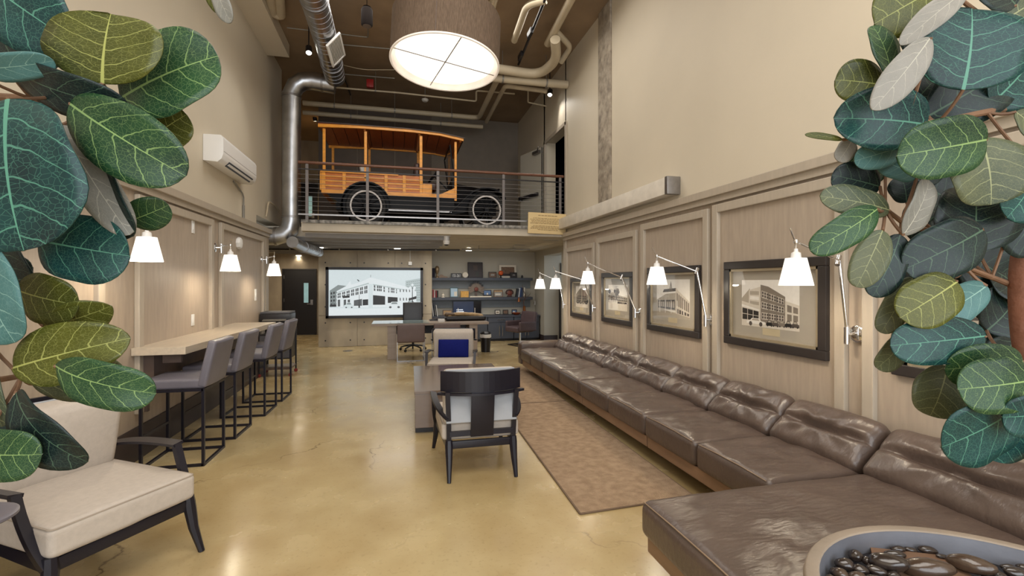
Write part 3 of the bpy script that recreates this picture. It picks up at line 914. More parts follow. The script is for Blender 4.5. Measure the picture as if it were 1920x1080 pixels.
def print_street(pr, kind):
    pr.p([(0, 0), (1, 0), (1, 1), (0, 1)], 5)
    pr.p([(0, 0), (1, 0), (1, .16), (0, .16)], 4)
    if kind == 4:
        pr.p([(0, .60), (.16, .82), (.16, .4), (0, .4)], 3)
        pr.p([(.14, .16), (.36, .16), (.36, .86), (.14, .78)], 4)
        for i in range(3): pr.p([(.16, .48 + i * .10), (.33, .46 + i * .11), (.33, .53 + i * .115), (.16, .55 + i * .105)], 5 if i % 2 else 3)
        pr.p([(.36, .10), (.78, .13), (.78, .66), (.50, .86), (.36, .90)], 2)
        for j in range(3): pr.grid((.37, .16 + j * .23), (.77, .16 + j * .165), (.77, .29 + j * .165), (.37, .33 + j * .23), 3, 1, .06, 4, .06)
        for j in range(3): pr.grid((.38, .18 + j * .23), (.76, .17 + j * .165), (.76, .28 + j * .165), (.38, .31 + j * .23), 9, 2, .14, 1, .1)
        pr.p([(.78, .12), (1, .14), (1, .50), (.78, .58)], 4)
        pr.grid((.80, .16), (.99, .17), (.99, .46), (.80, .53), 2, 2, .12, 2)
        pr.p([(0, .10), (.34, .10), (.34, .44), (0, .54)], 4)
        pr.p([(.0, .42), (.34, .34), (.34, .37), (0, .47)], 5)
        pr.grid((.01, .13), (.33, .13), (.33, .33), (.01, .40), 3, 2, .05, 0)
        pr.car(.10, .06, .34, .12, 5, 1, 3)
        for i in range(5): pr.car(.46 + i * .105, .05 + .005 * i, .12, .12, i % 3, 0, 3)
    elif kind == 3:
        pr.p([(0, .45), (.30, .62), (.62, .66), (.62, .2), (0, .2)], 3)
        pr.p([(.20, .66), (.62, .70), (.62, .78), (.24, .74)], 1)
        for i in range(6): pr.p([(.40 + i * .02, .7), (.41 + i * .02, .7), (.46, .96), (.455, .96)], 2)
        pr.p([(.60, .10), (1, .06), (1, .44), (.60, .78)], 4)
        pr.grid((.62, .30), (.99, .16), (.99, .42), (.62, .70), 7, 1, .18, 2, .08)
        pr.grid((.62, .12), (.99, .08), (.99, .15), (.62, .28), 5, 1, .15, 1, .1)
        pr.p([(.05, .24), (.58, .22), (.58, .48), (.05, .44)], 1)
        pr.grid((.06, .26), (.57, .24), (.57, .46), (.06, .42), 8, 1, .15, 3, .12)
        pr.p([(0, .0), (1, .0), (1, .06), (0, .24)], 3)
        for i in range(5): pr.p([(.1 + i * .18, .12), (.115 + i * .18, .12), (.115 + i * .18, .46), (.1 + i * .18, .46)], 5)
    elif kind == 2:
        pr.p([(0, .3), (1, .34), (1, .52), (.55, .60), (.5, .72), (.2, .70), (0, .62)], 3)
        pr.grid((.12, .36), (.98, .36), (.98, .50), (.12, .62), 10, 2, .16, 1)
        for i in range(26):
            a = random.uniform(0, .55); pr.disc((a, random.uniform(.42, .78)), random.uniform(.03, .075), 1 + i % 2, 8, 1.2)
        pr.p([(.43, .3), (.455, .3), (.45, .96), (.44, .96)], 0)
        for i in range(4): pr.p([(.34, .74 + i * .055), (.54, .76 + i * .055), (.54, .77 + i * .055), (.34, .75 + i * .055)], 0)
        pr.p([(0, .0), (1, .0), (1, .27), (0, .30)], 4)
        for i in range(4): pr.car(.5 + i * .12, .28, .12, .09, i % 3, 0, 4)
        pr.grid((.05, .30), (.5, .30), (.5, .40), (.05, .40), 7, 1, .2, 5, .05)
    else:
        pr.p([(.02, .2), (.98, .2), (.98, .58), (.55, .96), (.45, .96), (.02, .62)], 2)
        pr.grid((.10, .24), (.90, .24), (.84, .58), (.16, .58), 6, 3, .2, 0)
        pr.p([(.46, .2), (.54, .2), (.52, .98), (.48, .98)], 3)
        for i in range(18): pr.disc((random.uniform(0, 1), random.uniform(.22, .40)), random.uniform(.03, .06), i % 2, 8, 1.2)
        pr.p([(0, 0), (1, 0), (1, .2), (0, .2)], 4)
        for i in range(4): pr.car(.08 + i * .23, .17, .18, .1, i % 3, 0, 3)

def picture(y0, y1, z0, z1, kind, lab, pb):
    W_, H_ = y1 - y0, z1 - z0
    t = thing('framed_photo', lab, 'picture', (XR - .014, (y0 + y1) / 2, (z0 + z1) / 2), -PI / 2, 'framed street photographs on the right wall')
    fw = .075
    w2, h2 = W_ / 2, H_ / 2
    fr = G()
    for sx, sz, ax in ((0, 1, 'x'), (0, -1, 'x'), (1, 0, 'z'), (-1, 0, 'z')):
        if ax == 'x': fr.span((-w2, -.045, sz * h2), (w2, 0, sz * (h2 - fw)), bev=.008)
        else: fr.span((sx * w2, -.044, -h2 + fw), (sx * (w2 - fw), 0, h2 - fw), bev=.006)
    obj('frame', fr, M_pframe, t, smooth=0)
    lip = G()
    a, b = w2 - fw, h2 - fw
    lip.span((-a, -.035, b), (a, -.004, b - .022)).span((-a, -.035, -b), (a, -.004, -b + .022)).span((-a, -.035, -b), (-a + .022, -.004, b)).span((a, -.035, -b), (a - .022, -.004, b))
    obj('gilt_lip', lip, M_goldlip, t, smooth=0)
    obj('mount_board', G().span((-a, -.008, -b), (a, -.003, b)), M_mat, t, smooth=0)
    (u0, u1, v0, v1) = pb
    pw, ph = (u1 - u0) * 2 * a, (v1 - v0) * 2 * b
    pr = Print(pw, ph)
    print_street(pr, kind)
    obj('photo_print', pr.g, TON, t, loc=(-a + (u0 + u1) * a, -.0085, -b + (v0 + v1) * b), smooth=0, fixn=False)
    pq = G().span((-.085 * W_, -.010, -b + .055), (.085 * W_, -.0075, -b + .055 + .075 * H_))
    obj('title_plaque', pq, mat('cream_plaque', rgb(196, 182, 150), .6), t, smooth=0)
    obj('glass_pane', G().span((-a, -.026, -b), (a, -.0235, b)), M_glass, t, smooth=0)
PB = (.14, .82, .20, .86)
picture(2.925, 4.082, 1.005, 1.803, 4, 'nearest framed photo, big corner building with parked cars, wide grey mount', (.14, .80, .185, .84))
picture(4.482, 5.574, .995, 1.79, 3, 'second nearest framed photo, long building with railings above a slope', (.12, .86, .17, .88))
picture(5.974, 6.99, .99, 1.752, 2, 'second framed photo from the far end, trees and a tall pole', (.14, .86, .20, .82))
picture(7.393, 8.38, .977, 1.69, 1, 'farthest framed photo, a pointed gable building, at the end of the wall', (.16, .84, .20, .86))
picture(1.30, 2.44, 1.0, 1.80, 3, 'framed photo mostly hidden behind the right hand plant', PB)

# ---------------------------------------------------------------- pendant drum lamp
pd = thing('drum_pendant', 'huge taupe fabric drum pendant lamp with lit white underside', 'lamp', (.43, 4.42, 3.615))
pd.rotation_euler = (math.radians(-4), math.radians(3.0), 0)
M_drum = mat('taupe_lampshade_fabric', rgb(102, 86, 72), .9, var=.28, vs=26, stretch=(7, 7, .7), bump=.2, bs=120, spec=.2)
M_liner = mat('shade_liner', rgb(236, 226, 214), .8, emis=.25)
M_diff = mat('lit_diffuser', (1, .95, .88), .5, var=.01, emis=1.15)
R_ = .50
obj('drum_shade', G().lathe([(R_ - .006, 0), (R_, 0), (R_, .43), (R_ - .006, .43)], 72), M_drum, pd)
obj('shade_liner', G().lathe([(R_ - .007, .002), (R_ - .007, .428)], 72), M_liner, pd)
obj('shade_rim', G().lathe([(R_ - .012, -.002), (R_ + .003, -.002), (R_ + .003, .012), (R_ - .012, .012)], 72), M_liner, pd)
obj('diffuser', G().lathe([(0, .045), (.445, .045), (.45, .05), (.445, .055), (0, .055)], 64), M_diff, pd, label='glowing white diffuser disc')
for a in (math.radians(12), math.radians(102)):
    obj('cross_bar', G().tube([((R_ - .01) * math.cos(a), (R_ - .01) * math.sin(a), .03), (-(R_ - .01) * math.cos(a), -(R_ - .01) * math.sin(a), .03)], .005, 6), M_steel, pd)
obj('seam', G().span((-.002, R_ - .004, .0), (.002, R_ + .0015, .43), M=Matrix.Rotation(math.radians(180 - 15), 4, 'Z')), M_apron, pd, smooth=0)
obj('rod', G().tube([(0, 0, .055), (0, 0, 2.25)], .012, 8).lathe([(0, 2.25), (.07, 2.25), (.07, 2.27), (0, 2.28)], 20), M_steel, pd)

# ---------------------------------------------------------------- air conditioner
ac = thing('air_conditioner', 'white split air conditioner high on the left wall above the panelling', 'air conditioner', (XL, 6.49, 3.09))
prof = [(0, 0), (.16, -.01), (.205, .03), (.225, .09), (.225, .28), (.20, .325), (0, .325)]
MY = Matrix(((1, 0, 0, 0), (0, 0, 1, 0), (0, 1, 0, 0), (0, 0, 0, 1)))
obj('housing', G().prism(prof, 1.42, M=MY, bev=.012), M_white, ac)
obj('air_slot', G().box((.195, .74, .018), (.075, 1.0, .012), rot=(0, math.radians(-42), 0)), M_black, ac, smooth=0)
obj('louver', G().box((.205, .74, .012), (.030, .98, .006), rot=(0, math.radians(-38), 0)), M_white, ac, smooth=0)
obj('panel_gap', G().span((.2245, .02, .125), (.2265, 1.40, .129)), M_conduit, ac, smooth=0)
tag(obj('conduit_pipe', G().tube([(XL + .02, 7.55, 3.06), (XL + .02, 7.95, 2.95), (XL + .02, 8.0, 2.9), (XL + .02, 8.0, 2.57)], .011, 8).tube([(XL + .02, 8.0, 2.57), (XL + .02, 8.0, 2.78)], .018, 8), M_conduit),
    'thin grey conduit on the left wall below the air conditioner', 'pipe')
# ---------------------------------------------------------------- ducts, pipes and ceiling fittings
def spiral_duct(name, lab, pts, r, rings=()):
    """round metal duct with raised seams every few centimetres"""
    t = thing(name, lab, 'duct', pts[0])
    o = Vector(pts[0])
    P_ = [Vector(p) - o for p in pts]
    obj('duct_body', G().tube(P_, r, 28), M_duct, t)
    g = G()
    for a, b in zip(P_, P_[1:]):
        L_ = (b - a).length
        if L_ < .6: continue
        n = int(L_ / .13)
        d_ = (b - a) / L_
        for i in range(1, n):
            c = a + (b - a) * i / n
            g.tube([c - d_ * .003, c + d_ * .003], r + .0018, 28)
    obj('spiral_seam', g, M_duct, t)['kind'] = 'stuff'
    for (i, f) in rings:
        c = P_[i] + (P_[i + 1] - P_[i]) * f
        d_ = (P_[i + 1] - P_[i]).normalized()
        obj('collar', G().tube([c - d_ * .02, c + d_ * .02], r + .010, 28), M_steel, t)
    return t
VX, VY = -1.92, 9.58
spiral_duct('spiral_duct', 'tall vertical galvanised duct between the left wall and the railing',
            [(-1.15, VY, 5.36), (-1.55, VY, 5.40), (-1.72, VY, 5.38), (-1.85, VY, 5.28), (VX, VY, 5.12), (VX, VY, 2.75), (VX - .03, VY, 2.60), (VX - .12, VY, 2.50), (VX - .25, VY, 2.46), (-2.52, VY, 2.45)], .163,
            [(0, .55), (4, .02), (4, .97), (8, .05)])
spiral_duct('spiral_duct', 'horizontal galvanised duct slanting under the upper floor at left', [(-1.86, 9.35, 2.34), (-1.80, 9.8, 2.30), (-1.70, 11.3, 2.28)], .105, [(1, .1), (1, .8)])
cd = spiral_duct('spiral_duct', 'galvanised ceiling duct running towards us with a white grille', [(-1.06, 2.0, 5.42), (-1.10, 8.2, 5.42), (-1.12, 9.3, 5.40)], .18, [(0, .3), (0, .78), (1, .5)])
gr = obj('grille_frame', G().span((-.01, -.36, -.15), (.02, .36, -.12)).span((-.01, -.36, .12), (.02, .36, .15)).span((-.01, -.36, -.12), (.02, -.33, .12)).span((-.01, .33, -.12), (.02, .36, .12)), M_white, cd, loc=(.115, 5.95, -.145), rot=(0, math.radians(40), 0), smooth=0)
obj('grille_slats', G().span((-.012, -.33, -.12), (.004, .33, .12)), M_conduit, gr, smooth=0)
sl = None
for i in range(9):
    if sl is None: sl = obj('grille_slat', G().span((.004, -.33, -.004), (.012, .33, .004)), M_white, cd, smooth=0)
    q = sl if i == 0 else again(sl)
    z = -.105 + i * .026
    q.rotation_euler = (0, math.radians(40), 0)
    q.location = Vector((.115, 5.95, -.145)) + Euler((0, math.radians(40), 0)).to_matrix() @ Vector((0, 0, z))

def smooth_path(pts, r):
    """round the corners of a polyline"""
    out = [pts[0]]
    for a, b, c in zip(pts, pts[1:], pts[2:]):
        r1 = min(r, (b - a).length * .45, (c - b).length * .45)
        out += bezier(b + (a - b).normalized() * r1, b, b + (c - b).normalized() * r1, 5)
    return out + [pts[-1]]
def pipe(lab, px, r, m=None, name='ceiling_pipe', bend=.16, cat='pipe', hang=0, top=ZC):
    pts = [at(x, y, Z=z) for x, y, z in px]
    g = G().tube(smooth_path(pts, bend) if len(pts) > 2 else pts, r, 12)
    t = tag(obj(name, g, m or M_pipe), lab, cat)
    if hang:
        L_ = (pts[1] - pts[0])
        for i in range(hang):
            h = G()
            c = pts[0] + L_ * (i + .5) / hang
            h.tube([c, (c.x, c.y, top)], .006, 6)
            h.tube([c - L_.normalized() * .015, c + L_.normalized() * .015], r + .006, 12)
            obj('hanger', h, M_conduit, t)
    return t
pipe('beige pipe crossing above the truck, then bending towards us', [(568, 193, 5.5), (898, 221, 5.5), (932, 150, 5.5)], .055, hang=3)
pipe('beige pipe close to the back wall, lowest above the truck', [(568, 211, 5.45), (905, 238, 5.45)], .05, hang=2)
pipe('thick cream pipe curving from behind the pendant towards us', [(900, 124, 5.5), (1012, 141, 5.5), (1044, 112, 5.5), (1041, 74, 5.6)], .085, bend=.5)
pipe('thick cream pipe running straight into the right wall', [(900, 144, 5.42), (1064, 159, 5.42)], .075, hang=2)
pipe('bent cream pipe below the right spot lamp', [(912, 228, 5.5), (947, 161, 5.5), (1024, 171, 5.5)], .045, bend=.1)
pipe('cream ceiling pipe with a bend near the top, right of the pendant', [(964, 76, 5.75), (988, 9, 5.75), (1024, 0, 5.75)], .055)
pipe('straight cream ceiling pipe at the top right', [(1027, 82, 5.75), (1075, -10, 5.75)], .065)
pipe('short hooked cream pipe near the right wall', [(1042, 58, 5.75), (1070, 88, 5.7), (1052, 116, 5.6)], .05, bend=.12)
pipe('cream pipe loop at the top left near the wall', [(503, -30, 5.85), (511, 24, 5.85), (527, 30, 5.85), (522, -30, 5.85)], .07, bend=.2)
pipe('short cream pipe stub just left of the right pipes, behind the pendant', [(920, 20, 5.8), (932, -20, 5.8)], .06)
pipe('long thin sprinkler pipe crossing the ceiling above the truck', [(567, 159, 5.55), (748, 174, 5.55), (893, 190, 5.55), (893, 170, 5.7), (965, 176, 5.7)], .018, name='sprinkler_pipe', bend=.05, hang=2)
pipe('thin square loop of sprinkler pipe below the right spot lamp', [(948, 160, 5.62), (990, 165, 5.6), (990, 192, 5.5), (1024, 199, 5.5)], .016, name='sprinkler_pipe', bend=.04)
pipe('thin conduit above, running behind the pendant from the duct', [(600, 80, 5.85), (735, 92, 5.85)], .012, M_conduit, 'conduit')
pipe('thin conduit that ends below the hanging black speaker', [(538, 52, 5.88), (690, 70, 5.88), (690, 48, 5.88)], .010, M_conduit, 'conduit', bend=.03)
pipe('thin conduit between the sprinkler pipe and the pendant', [(620, 137, 5.86), (740, 147, 5.86)], .012, M_conduit, 'conduit')
pipe('sagging yellowish cable between the duct and the pendant', [(640, 121, 5.86), (680, 131, 5.8), (740, 131, 5.86)], .009, M_goldlip, 'cable', bend=.4, cat='cable')
pipe('dark cable slanting across the ceiling left of the pendant', [(636, 118, 5.9), (657, 178, 5.9)], .015, M_black, 'cable', cat='cable')
tk = pipe('long black light track pointing towards us, right of the pendant', [(1024, -6, 5.72), (972, 121, 5.72)], .022, M_black, 'light_track', cat='light track')
for (x, y) in [(994, 62), (976, 105)]:
    p = at(x, y, Z=5.7)
    obj('track_clip', G().box(p, (.05, .22, .09)), M_black, tk, smooth=0)
v = at(996, 250, Y=12.4)
tag(obj('wall_pipe', G().tube([(v.x, 12.46, 4.55), (v.x, 12.46, ZC)], .05, 12), M_pipe), 'vertical pipe at the back right of the upper floor', 'pipe')
# pipe loop poking out under the left wall
tag(obj('pipe_loop', G().tube(smooth_path([Vector((XL + .02, 9.28, 2.78)), Vector((XL + .06, 9.28, 3.05)), Vector((XL + .06, 9.75, 3.06)), Vector((XL + .06, 10.1, 2.99))], .06), .014, 8), M_pipe), 'thin bent pipe at the bottom of the left wall beside the tall duct', 'pipe')

sp = thing('hanging_speaker', 'black cylinder speaker hanging under the ceiling, left of the pendant', 'speaker', at(688, 32, Z=5.62))
obj('body', G().lathe([(0, -.14), (.07, -.14), (.085, -.12), (.085, .10), (.06, .15), (0, .16)], 20), mat('matt_black', rgb(30, 25, 23), .9, spec=.1), sp)
obj('cord', G().tube([(0, 0, .15), (0, 0, .33)], .006, 6), M_black, sp)
obj('grille', G().lathe([(0, -.143), (.065, -.143), (.065, -.138), (0, -.138)], 20), M_concd, sp)
for (x, y, lab, m, pw, col) in [(579, 98, 'round black spot lamp shining near the ceiling duct', M_bulb, 22, NEUT), (591, 226, 'warm spot lamp at the back left, above the truck', M_bulbw, 26, (1, .72, .36)),
                       (1031, 177, 'spot lamp at the end of the bent pipe on the right', M_bulb, 22, NEUT)]:
    p = at(x, y, Z=5.45)
    if y == 226: p = at(x, y, Y=13.4)
    t = thing('spot_lamp', lab, 'lamp', p, 0, 'spot lamps above the upper floor')
    aim = Vector((0.10 if x < 1000 else -.25, -.55 if y != 226 else .22, -1)).normalized()
    q = aim.to_track_quat('-Z', 'Y').to_matrix().to_4x4()
    obj('can', G().lathe([(.045, -.02), (.052, .0), (.052, .12), (.03, .14), (0, .14)], 20, M=q), M_black, t)
    obj('lens', G().lathe([(0, -.012), (.044, -.012), (.044, 0), (0, 0)], 20, M=q), m, t)
    obj('stem', G().tube([(0, 0, .10), (0, 0, ZC - p.z)], .010, 8), M_black, t)
    l = lamp('spot_light', 'SPOT', p + aim * .03, pw * (11 if y == 226 else 2.6), col, aim.to_track_quat('-Z', 'Y').to_euler(), spot=math.radians(95), blend=.6, radius=.05)
p = at(694, 157, Z=5.7)
t = thing('fire_alarm', 'small red fire alarm box under the ceiling above the truck', 'alarm', p)
obj('box', G().box((0, 0, 0), (.14, .10, .16), bev=.01), mat('red_enamel', rgb(150, 30, 26), .4), t)
obj('bell', G().lathe([(0, -.09), (.05, -.085), (.06, -.06), (0, -.05)], 16), mat('red_enamel', rgb(150, 30, 26), .4), t)
p = at(797, 188, Z=5.62)
t = thing('smoke_detector', 'round white smoke detector under the ceiling above the truck', 'detector', p)
obj('cover', G().lathe([(0, -.03), (.05, -.028), (.075, 0), (.075, .02), (0, .02)], 20), M_white, t)
obj('stem', G().tube([(0, 0, .02), (0, 0, ZC - p.z)], .01, 6), M_conduit, t)

# under the upper floor: downlights, camera, conduits, vents
for i, (x, y) in enumerate([(560, 479), (600, 464), (745, 466), (879, 469)]):
    p = at(x, y, Z=2.43)
    t = thing('downlight', ['farthest small round downlight, in the hall by the black door', 'left round downlight under the upper floor, above the big screen\'s left end',
              'middle round downlight under the upper floor, above the big screen', 'right round downlight under the upper floor, above the shelves'][i], 'lamp', p, 0, 'downlights under the upper floor')
    obj('trim_ring', G().lathe([(.05, .0), (.085, .0), (.085, .05), (.05, .05)], 24), M_white, t)
    obj('lens', G().lathe([(0, .004), (.07, -.016), (.078, .002), (0, .03)], 20), M_bulb, t)
    lamp('downlight_light', 'SPOT', (p.x, p.y, p.z - .03), 36, NEUT if i else WARM, spot=math.radians(120), blend=.8, radius=.06)
p = at(837, 455, Z=2.36)
t = thing('dome_camera', 'white dome security camera hanging under the upper floor edge', 'camera', p)
obj('mount', G().lathe([(0, .13), (.05, .13), (.05, .05), (.062, .04), (.065, 0), (0, 0)], 20), M_white, t)
obj('dome', G().lathe([(.058, 0), (.05, -.035), (.028, -.055), (0, -.06)], 20), M_black, t)
obj('camera_ring', G().lathe([(.050, -.036), (.056, -.030), (.058, -.010), (.060, -.001)], 20), M_white, t)
pipe('long dark conduit along the ceiling above the big screen', [(497, 467, 2.38), (862, 469, 2.38)], .020, M_black, 'conduit', hang=4, top=ZM0)
pipe('grey conduit along the ceiling above the shelves', [(866, 468, 2.39), (994, 468, 2.39)], .020, M_conduit, 'conduit', hang=2, top=ZM0)
for (x, y, w_) in [(1033, 450, .36), (975, 459, .30), (962, 464, .22)]:
    p = at(x, y, Z=ZM0)
    t = thing('ceiling_vent', 'flat vent slot in the plain ceiling, ' + {1033: 'nearest', 975: 'middle', 962: 'farthest'}[x] + ' of three', 'vent', p)
    obj('frame', G().box((0, 0, -.004), (w_, .12, .008)), M_wallgrey, t, smooth=0)
    obj('slot', G().box((0, 0, -.007), (w_ - .06, .05, .006)), M_black, t, smooth=0)

# ---------------------------------------------------------------- railing of the upper floor
rl = thing('mezzanine_railing', 'steel cable railing with wooden handrail along the upper floor edge', 'railing', (.8, 8.82, ZM1))
RX = [-1.52, at(689, 350, Y=8.82).x, at(821, 350, Y=8.82).x, at(944, 350, Y=8.82).x, 3.10]
RX = [x - .8 for x in RX]
x0, x1 = -1.66 - .8, 3.17 - .8
M_hand = mat('handrail_wood', rgb(104, 66, 46), .4, var=.2, vs=8, stretch=(1, 8, 8))
M_post = mat('railing_steel', rgb(112, 106, 104), .5, .3, var=.1)
M_cable = mat('cable_steel', rgb(120, 116, 114), .45, .4)
obj('handrail', G().tube([(x0, 0, 1.01), (x1, 0, 1.01)], .026, 12), M_hand, rl)
obj('upper_bar', G().span((x0, -.012, .885), (x1, .012, .905)), M_black, rl, smooth=0)
obj('bottom_bar', G().span((x0, -.014, .10), (x1, .014, .125)), M_steel, rl, smooth=0)
for x in RX:
    p_ = obj('post', G().span((x - .024, -.011, .012), (x + .024, .011, .99)), M_post, rl, smooth=0)
    obj('foot_plate', G().span((x - .05, -.035, .0), (x + .05, .035, .014)), M_steel, p_, smooth=0)
cb = None
for i in range(9):
    z = .185 + i * .0775
    if cb is None: cb = obj('cable', G().tube([(x0, 0, 0), (x1, 0, 0)], .003, 6), M_cable, rl)
    (cb if i == 0 else again(cb)).location = (0, 0, z)

a_, b_ = at(990, 398, Y=8.70), at(1061, 440, Y=8.70)
sg = thing('notice_board', 'tan notice board of printed text hanging on the railing', 'sign', ((a_.x + b_.x) / 2, 8.70, (a_.z + b_.z) / 2), 0)
sw, sh = abs(b_.x - a_.x), .40
obj('board', G().box((0, 0, 0), (sw, .016, sh), rot=(0, math.radians(1.2), 0), bev=.003), mat('tan_board', rgb(214, 188, 136), .6, var=.03), sg, smooth=0)
pr = Print(sw, sh)
random.seed(5)
def textline(y, a, b, hgt=.020):
    x = a
    while x < b - .01:
        w_ = min(random.uniform(.03, .085), b - x)
        pr.p([(x, y), (x + w_, y - .0), (x + w_, y + hgt), (x, y + hgt)], 0)
        x += w_ + .013
textline(.855, .26, .76, .028)
for k, (a, b) in enumerate([(.13, .92), (.05, .95), (.08, .92), (.09, .93), (.05, .93)]): textline(.725 - k * .062, a, b)
for k, (a, b) in enumerate([(.13, .88), (.09, .92), (.06, .92), (.25, .78)]): textline(.36 - k * .062, a, b)
obj('printed_text', pr.g, mat('faded_ink', rgb(128, 102, 62), .7), sg, loc=(0, -.0085, 0), rot=(0, math.radians(1.2), 0), smooth=0, fixn=False)

# ---------------------------------------------------------------- antique truck on the upper floor
M_ash = mat('varnished_ash', rgb(226, 152, 50), .28, var=.15, vs=4, stretch=(2, 6, 6), spec=.6)
M_ashd = mat('varnished_panel', rgb(186, 106, 34), .3, var=.18, vs=4, stretch=(2, 6, 6))
M_roofw = mat('roof_boards', rgb(150, 74, 28), .45, var=.15, vs=4, stretch=(6, 2, 6))
M_coach = mat('black_coach_enamel', rgb(8, 8, 13), .42, var=.1, spec=.18)
M_tire = mat('tire_rubber', rgb(30, 29, 30), .75, var=.1)
M_rim = mat('white_rim', rgb(206, 200, 196), .4, var=.04)
tr = thing('antique_truck', 'antique truck with varnished wooden body and black fenders behind railing', 'truck', (0.3, 10.05, ZM1))
TX = lambda x: x - .3
HW = .64
def wheel(x, s):
    wq = obj('wheel', G().lathe([(0, -.05), (.045, -.05), (.06, -.03), (.06, .03), (.045, .05), (0, .05)], 20), M_coach, tr)
    wq.location = (TX(x), s * (HW + .085), .375)
    wq.rotation_euler = (PI / 2, 0, 0)
    tor = lambda R, r, n=40, m=10: [(R + r * math.cos(2 * PI * j / m), r * math.sin(2 * PI * j / m)) for j in range(m + 1)]
    obj('tire', G().lathe(tor(.330, .044), 44), M_tire, wq)
    obj('rim', G().lathe([(.262, -.034), (.288, -.036), (.290, .036), (.262, .034), (.262, -.034)], 44), M_rim, wq)
    sp_ = None
    for i in range(12):
        if sp_ is None: sp_ = obj('spoke', G().tube([(.05, 0, 0), (.268, 0, 0)], [.016, .011], 8), M_coach, wq)
        (sp_ if i == 0 else again(sp_)).rotation_euler = (0, 0, 2 * PI * i / 12)
    obj('hub_cap', G().lathe([(0, .075 * s), (.022, .07 * s), (.028, .045 * s), (0, .045 * s)], 16), M_goldlip, wq)
for x in (-.57, 1.73):
    for s in (-1, 1): wheel(x, s)
def fender(profile, s, name):
    top = profile
    bot = [(x, z - .03) for x, z in profile]
    M = Matrix.Translation((0, s * HW + (.03 if s < 0 else -.25), 0)) @ Matrix(((1, 0, 0, 0), (0, 0, 1, 0), (0, 1, 0, 0), (0, 0, 0, 1)))
    M = Matrix.Translation((0, -HW - .20 if s < 0 else HW - .04, 0)) @ Matrix(((1, 0, 0, 0), (0, 0, 1, 0), (0, 1, 0, 0), (0, 0, 0, 1)))
    obj(name, G().prism([(TX(x), z) for x, z in top] + [(TX(x), z) for x, z in bot[::-1]], .24, M=M), M_coach, tr)
    return
rear = [(-.57 + .44 * math.cos(a), .40 + .42 * math.sin(a)) for a in [math.radians(205 - i * 15) for i in range(15)]]
front = [(.98, .30), (1.12, .42), (1.30, .60), (1.45, .735), (1.60, .80), (1.75, .815), (1.90, .785), (2.03, .70), (2.10, .62)]
for s in (-1, 1):
    fender(rear, s, 'rear_fender')
    fender(front, s, 'front_fender')
    obj('running_board', G().span((TX(-.16), s * (HW + .19), .27), (TX(1.02), s * (HW - .04), .305), bev=.006), M_coach, tr)
    obj('board_edge', G().span((TX(-.16), s * (HW + .192), .285), (TX(1.02), s * (HW + .198), .31)), M_steel, tr, smooth=0)
for s in (-1, 1):
    obj('splash_apron', G().span((TX(-.20), s * .56, .29), (TX(1.10), s * .60, .62)), M_coach, tr, smooth=0)
    obj('fender_apron', G().prism([(TX(x), z) for x, z in rear], .006, M=Matrix.Translation((0, s * .668 - .003, 0)) @ MY), M_coach, tr, smooth=0)
    obj('fender_apron', G().prism([(TX(x), z) for x, z in front] + [(TX(2.0), .5), (TX(1.1), .3)], .02, M=Matrix.Translation((0, s * .50, 0)) @ MY), M_coach, tr, smooth=0)
obj('chassis', G().span((TX(-1.15), -.36, .34), (TX(2.0), .36, .52)).span((TX(-.62), -.70, .345), (TX(-.52), .70, .405)).span((TX(1.68), -.70, .345), (TX(1.78), .70, .405))
    .prism([(TX(-1.36), .66), (TX(-1.05), .42), (TX(-.2), .42), (TX(-.2), .66)], 1.16, M=Matrix.Translation((0, -.58, 0)) @ MY), M_coach, tr, smooth=0)
# wooden body
obj('bed_floor', G().span((TX(-1.37), -HW + .01, .60), (TX(1.10), HW - .01, .66)), M_ashd, tr, smooth=0)
for s in (-1, 1):
    y = s * HW
    yo = y + s * .0
    def bar(n, xa, xb, za, zb, o=.02, th=.035, m=M_ash):
        obj(n, G().span((TX(xa), yo + s * o, za), (TX(xb), yo + s * (o - th), zb), bev=.004), m, tr, smooth=0)
    bar('side_panel', -1.37, .45, .66, 1.0, o=.0, th=.02, m=M_ashd)
    bar('top_rail', -1.39, .02, .985, 1.035, o=.03, th=.06)
    bar('sill', -1.37, 1.14, .60, .665, o=.025, th=.05)
    for xa in (-1.37, -1.0, -.24, .10, .42): bar('side_stile', xa, xa + .06, .66, 1.0)
    for (xa, xb) in ((-1.31, -1.0), (-.94, -.24), (-.18, .10), (.16, .42)):
        for k in range(3): bar('side_slat', xa, xb, .725 + k * .09, .755 + k * .09, o=.012, th=.02)
    bar('seat_panel', .48, .66, .665, .86, o=.01, th=.03)
    # roof posts
    for (xp, zt, w_) in ((-1.35, 1.80, .05), (-.61, 1.80, .05), (.42, 1.79, .055), (1.10, 1.72, .045)):
        obj('roof_post', G().span((TX(xp), yo + s * .012, .55 if xp > 1 else .66), (TX(xp + w_), yo - s * .04, zt), bev=.004), M_ash, tr, smooth=0)
    # curved side rail of the roof
    pf = [(-1.42, 1.80), (-.6, 1.83), (.3, 1.825), (.8, 1.80), (1.27, 1.725)]
    poly_ = [(TX(x), z) for x, z in pf] + [(TX(x), z + .055) for x, z in pf[::-1]]
    obj('roof_rail', G().prism(poly_, .04, M=Matrix.Translation((0, yo + (.045 if s > 0 else -.085), 0)) @ MY), M_ash, tr, smooth=0)
    obj('door_brace', G().prism([(TX(.82), .665), (TX(1.10), .665), (TX(1.10), .80)], .03, M=Matrix.Translation((0, yo - .015, 0)) @ MY), M_ash, tr, smooth=0)
    # bench along the side
    obj('bench', G().span((TX(-1.2), s * (HW - .06), .80), (TX(-.2), s * (HW - .38), .86)), M_leatherd, tr, smooth=0)
zr = lambda x: 1.855 - max(0, (x - .2)) ** 2 * .09
n = 12
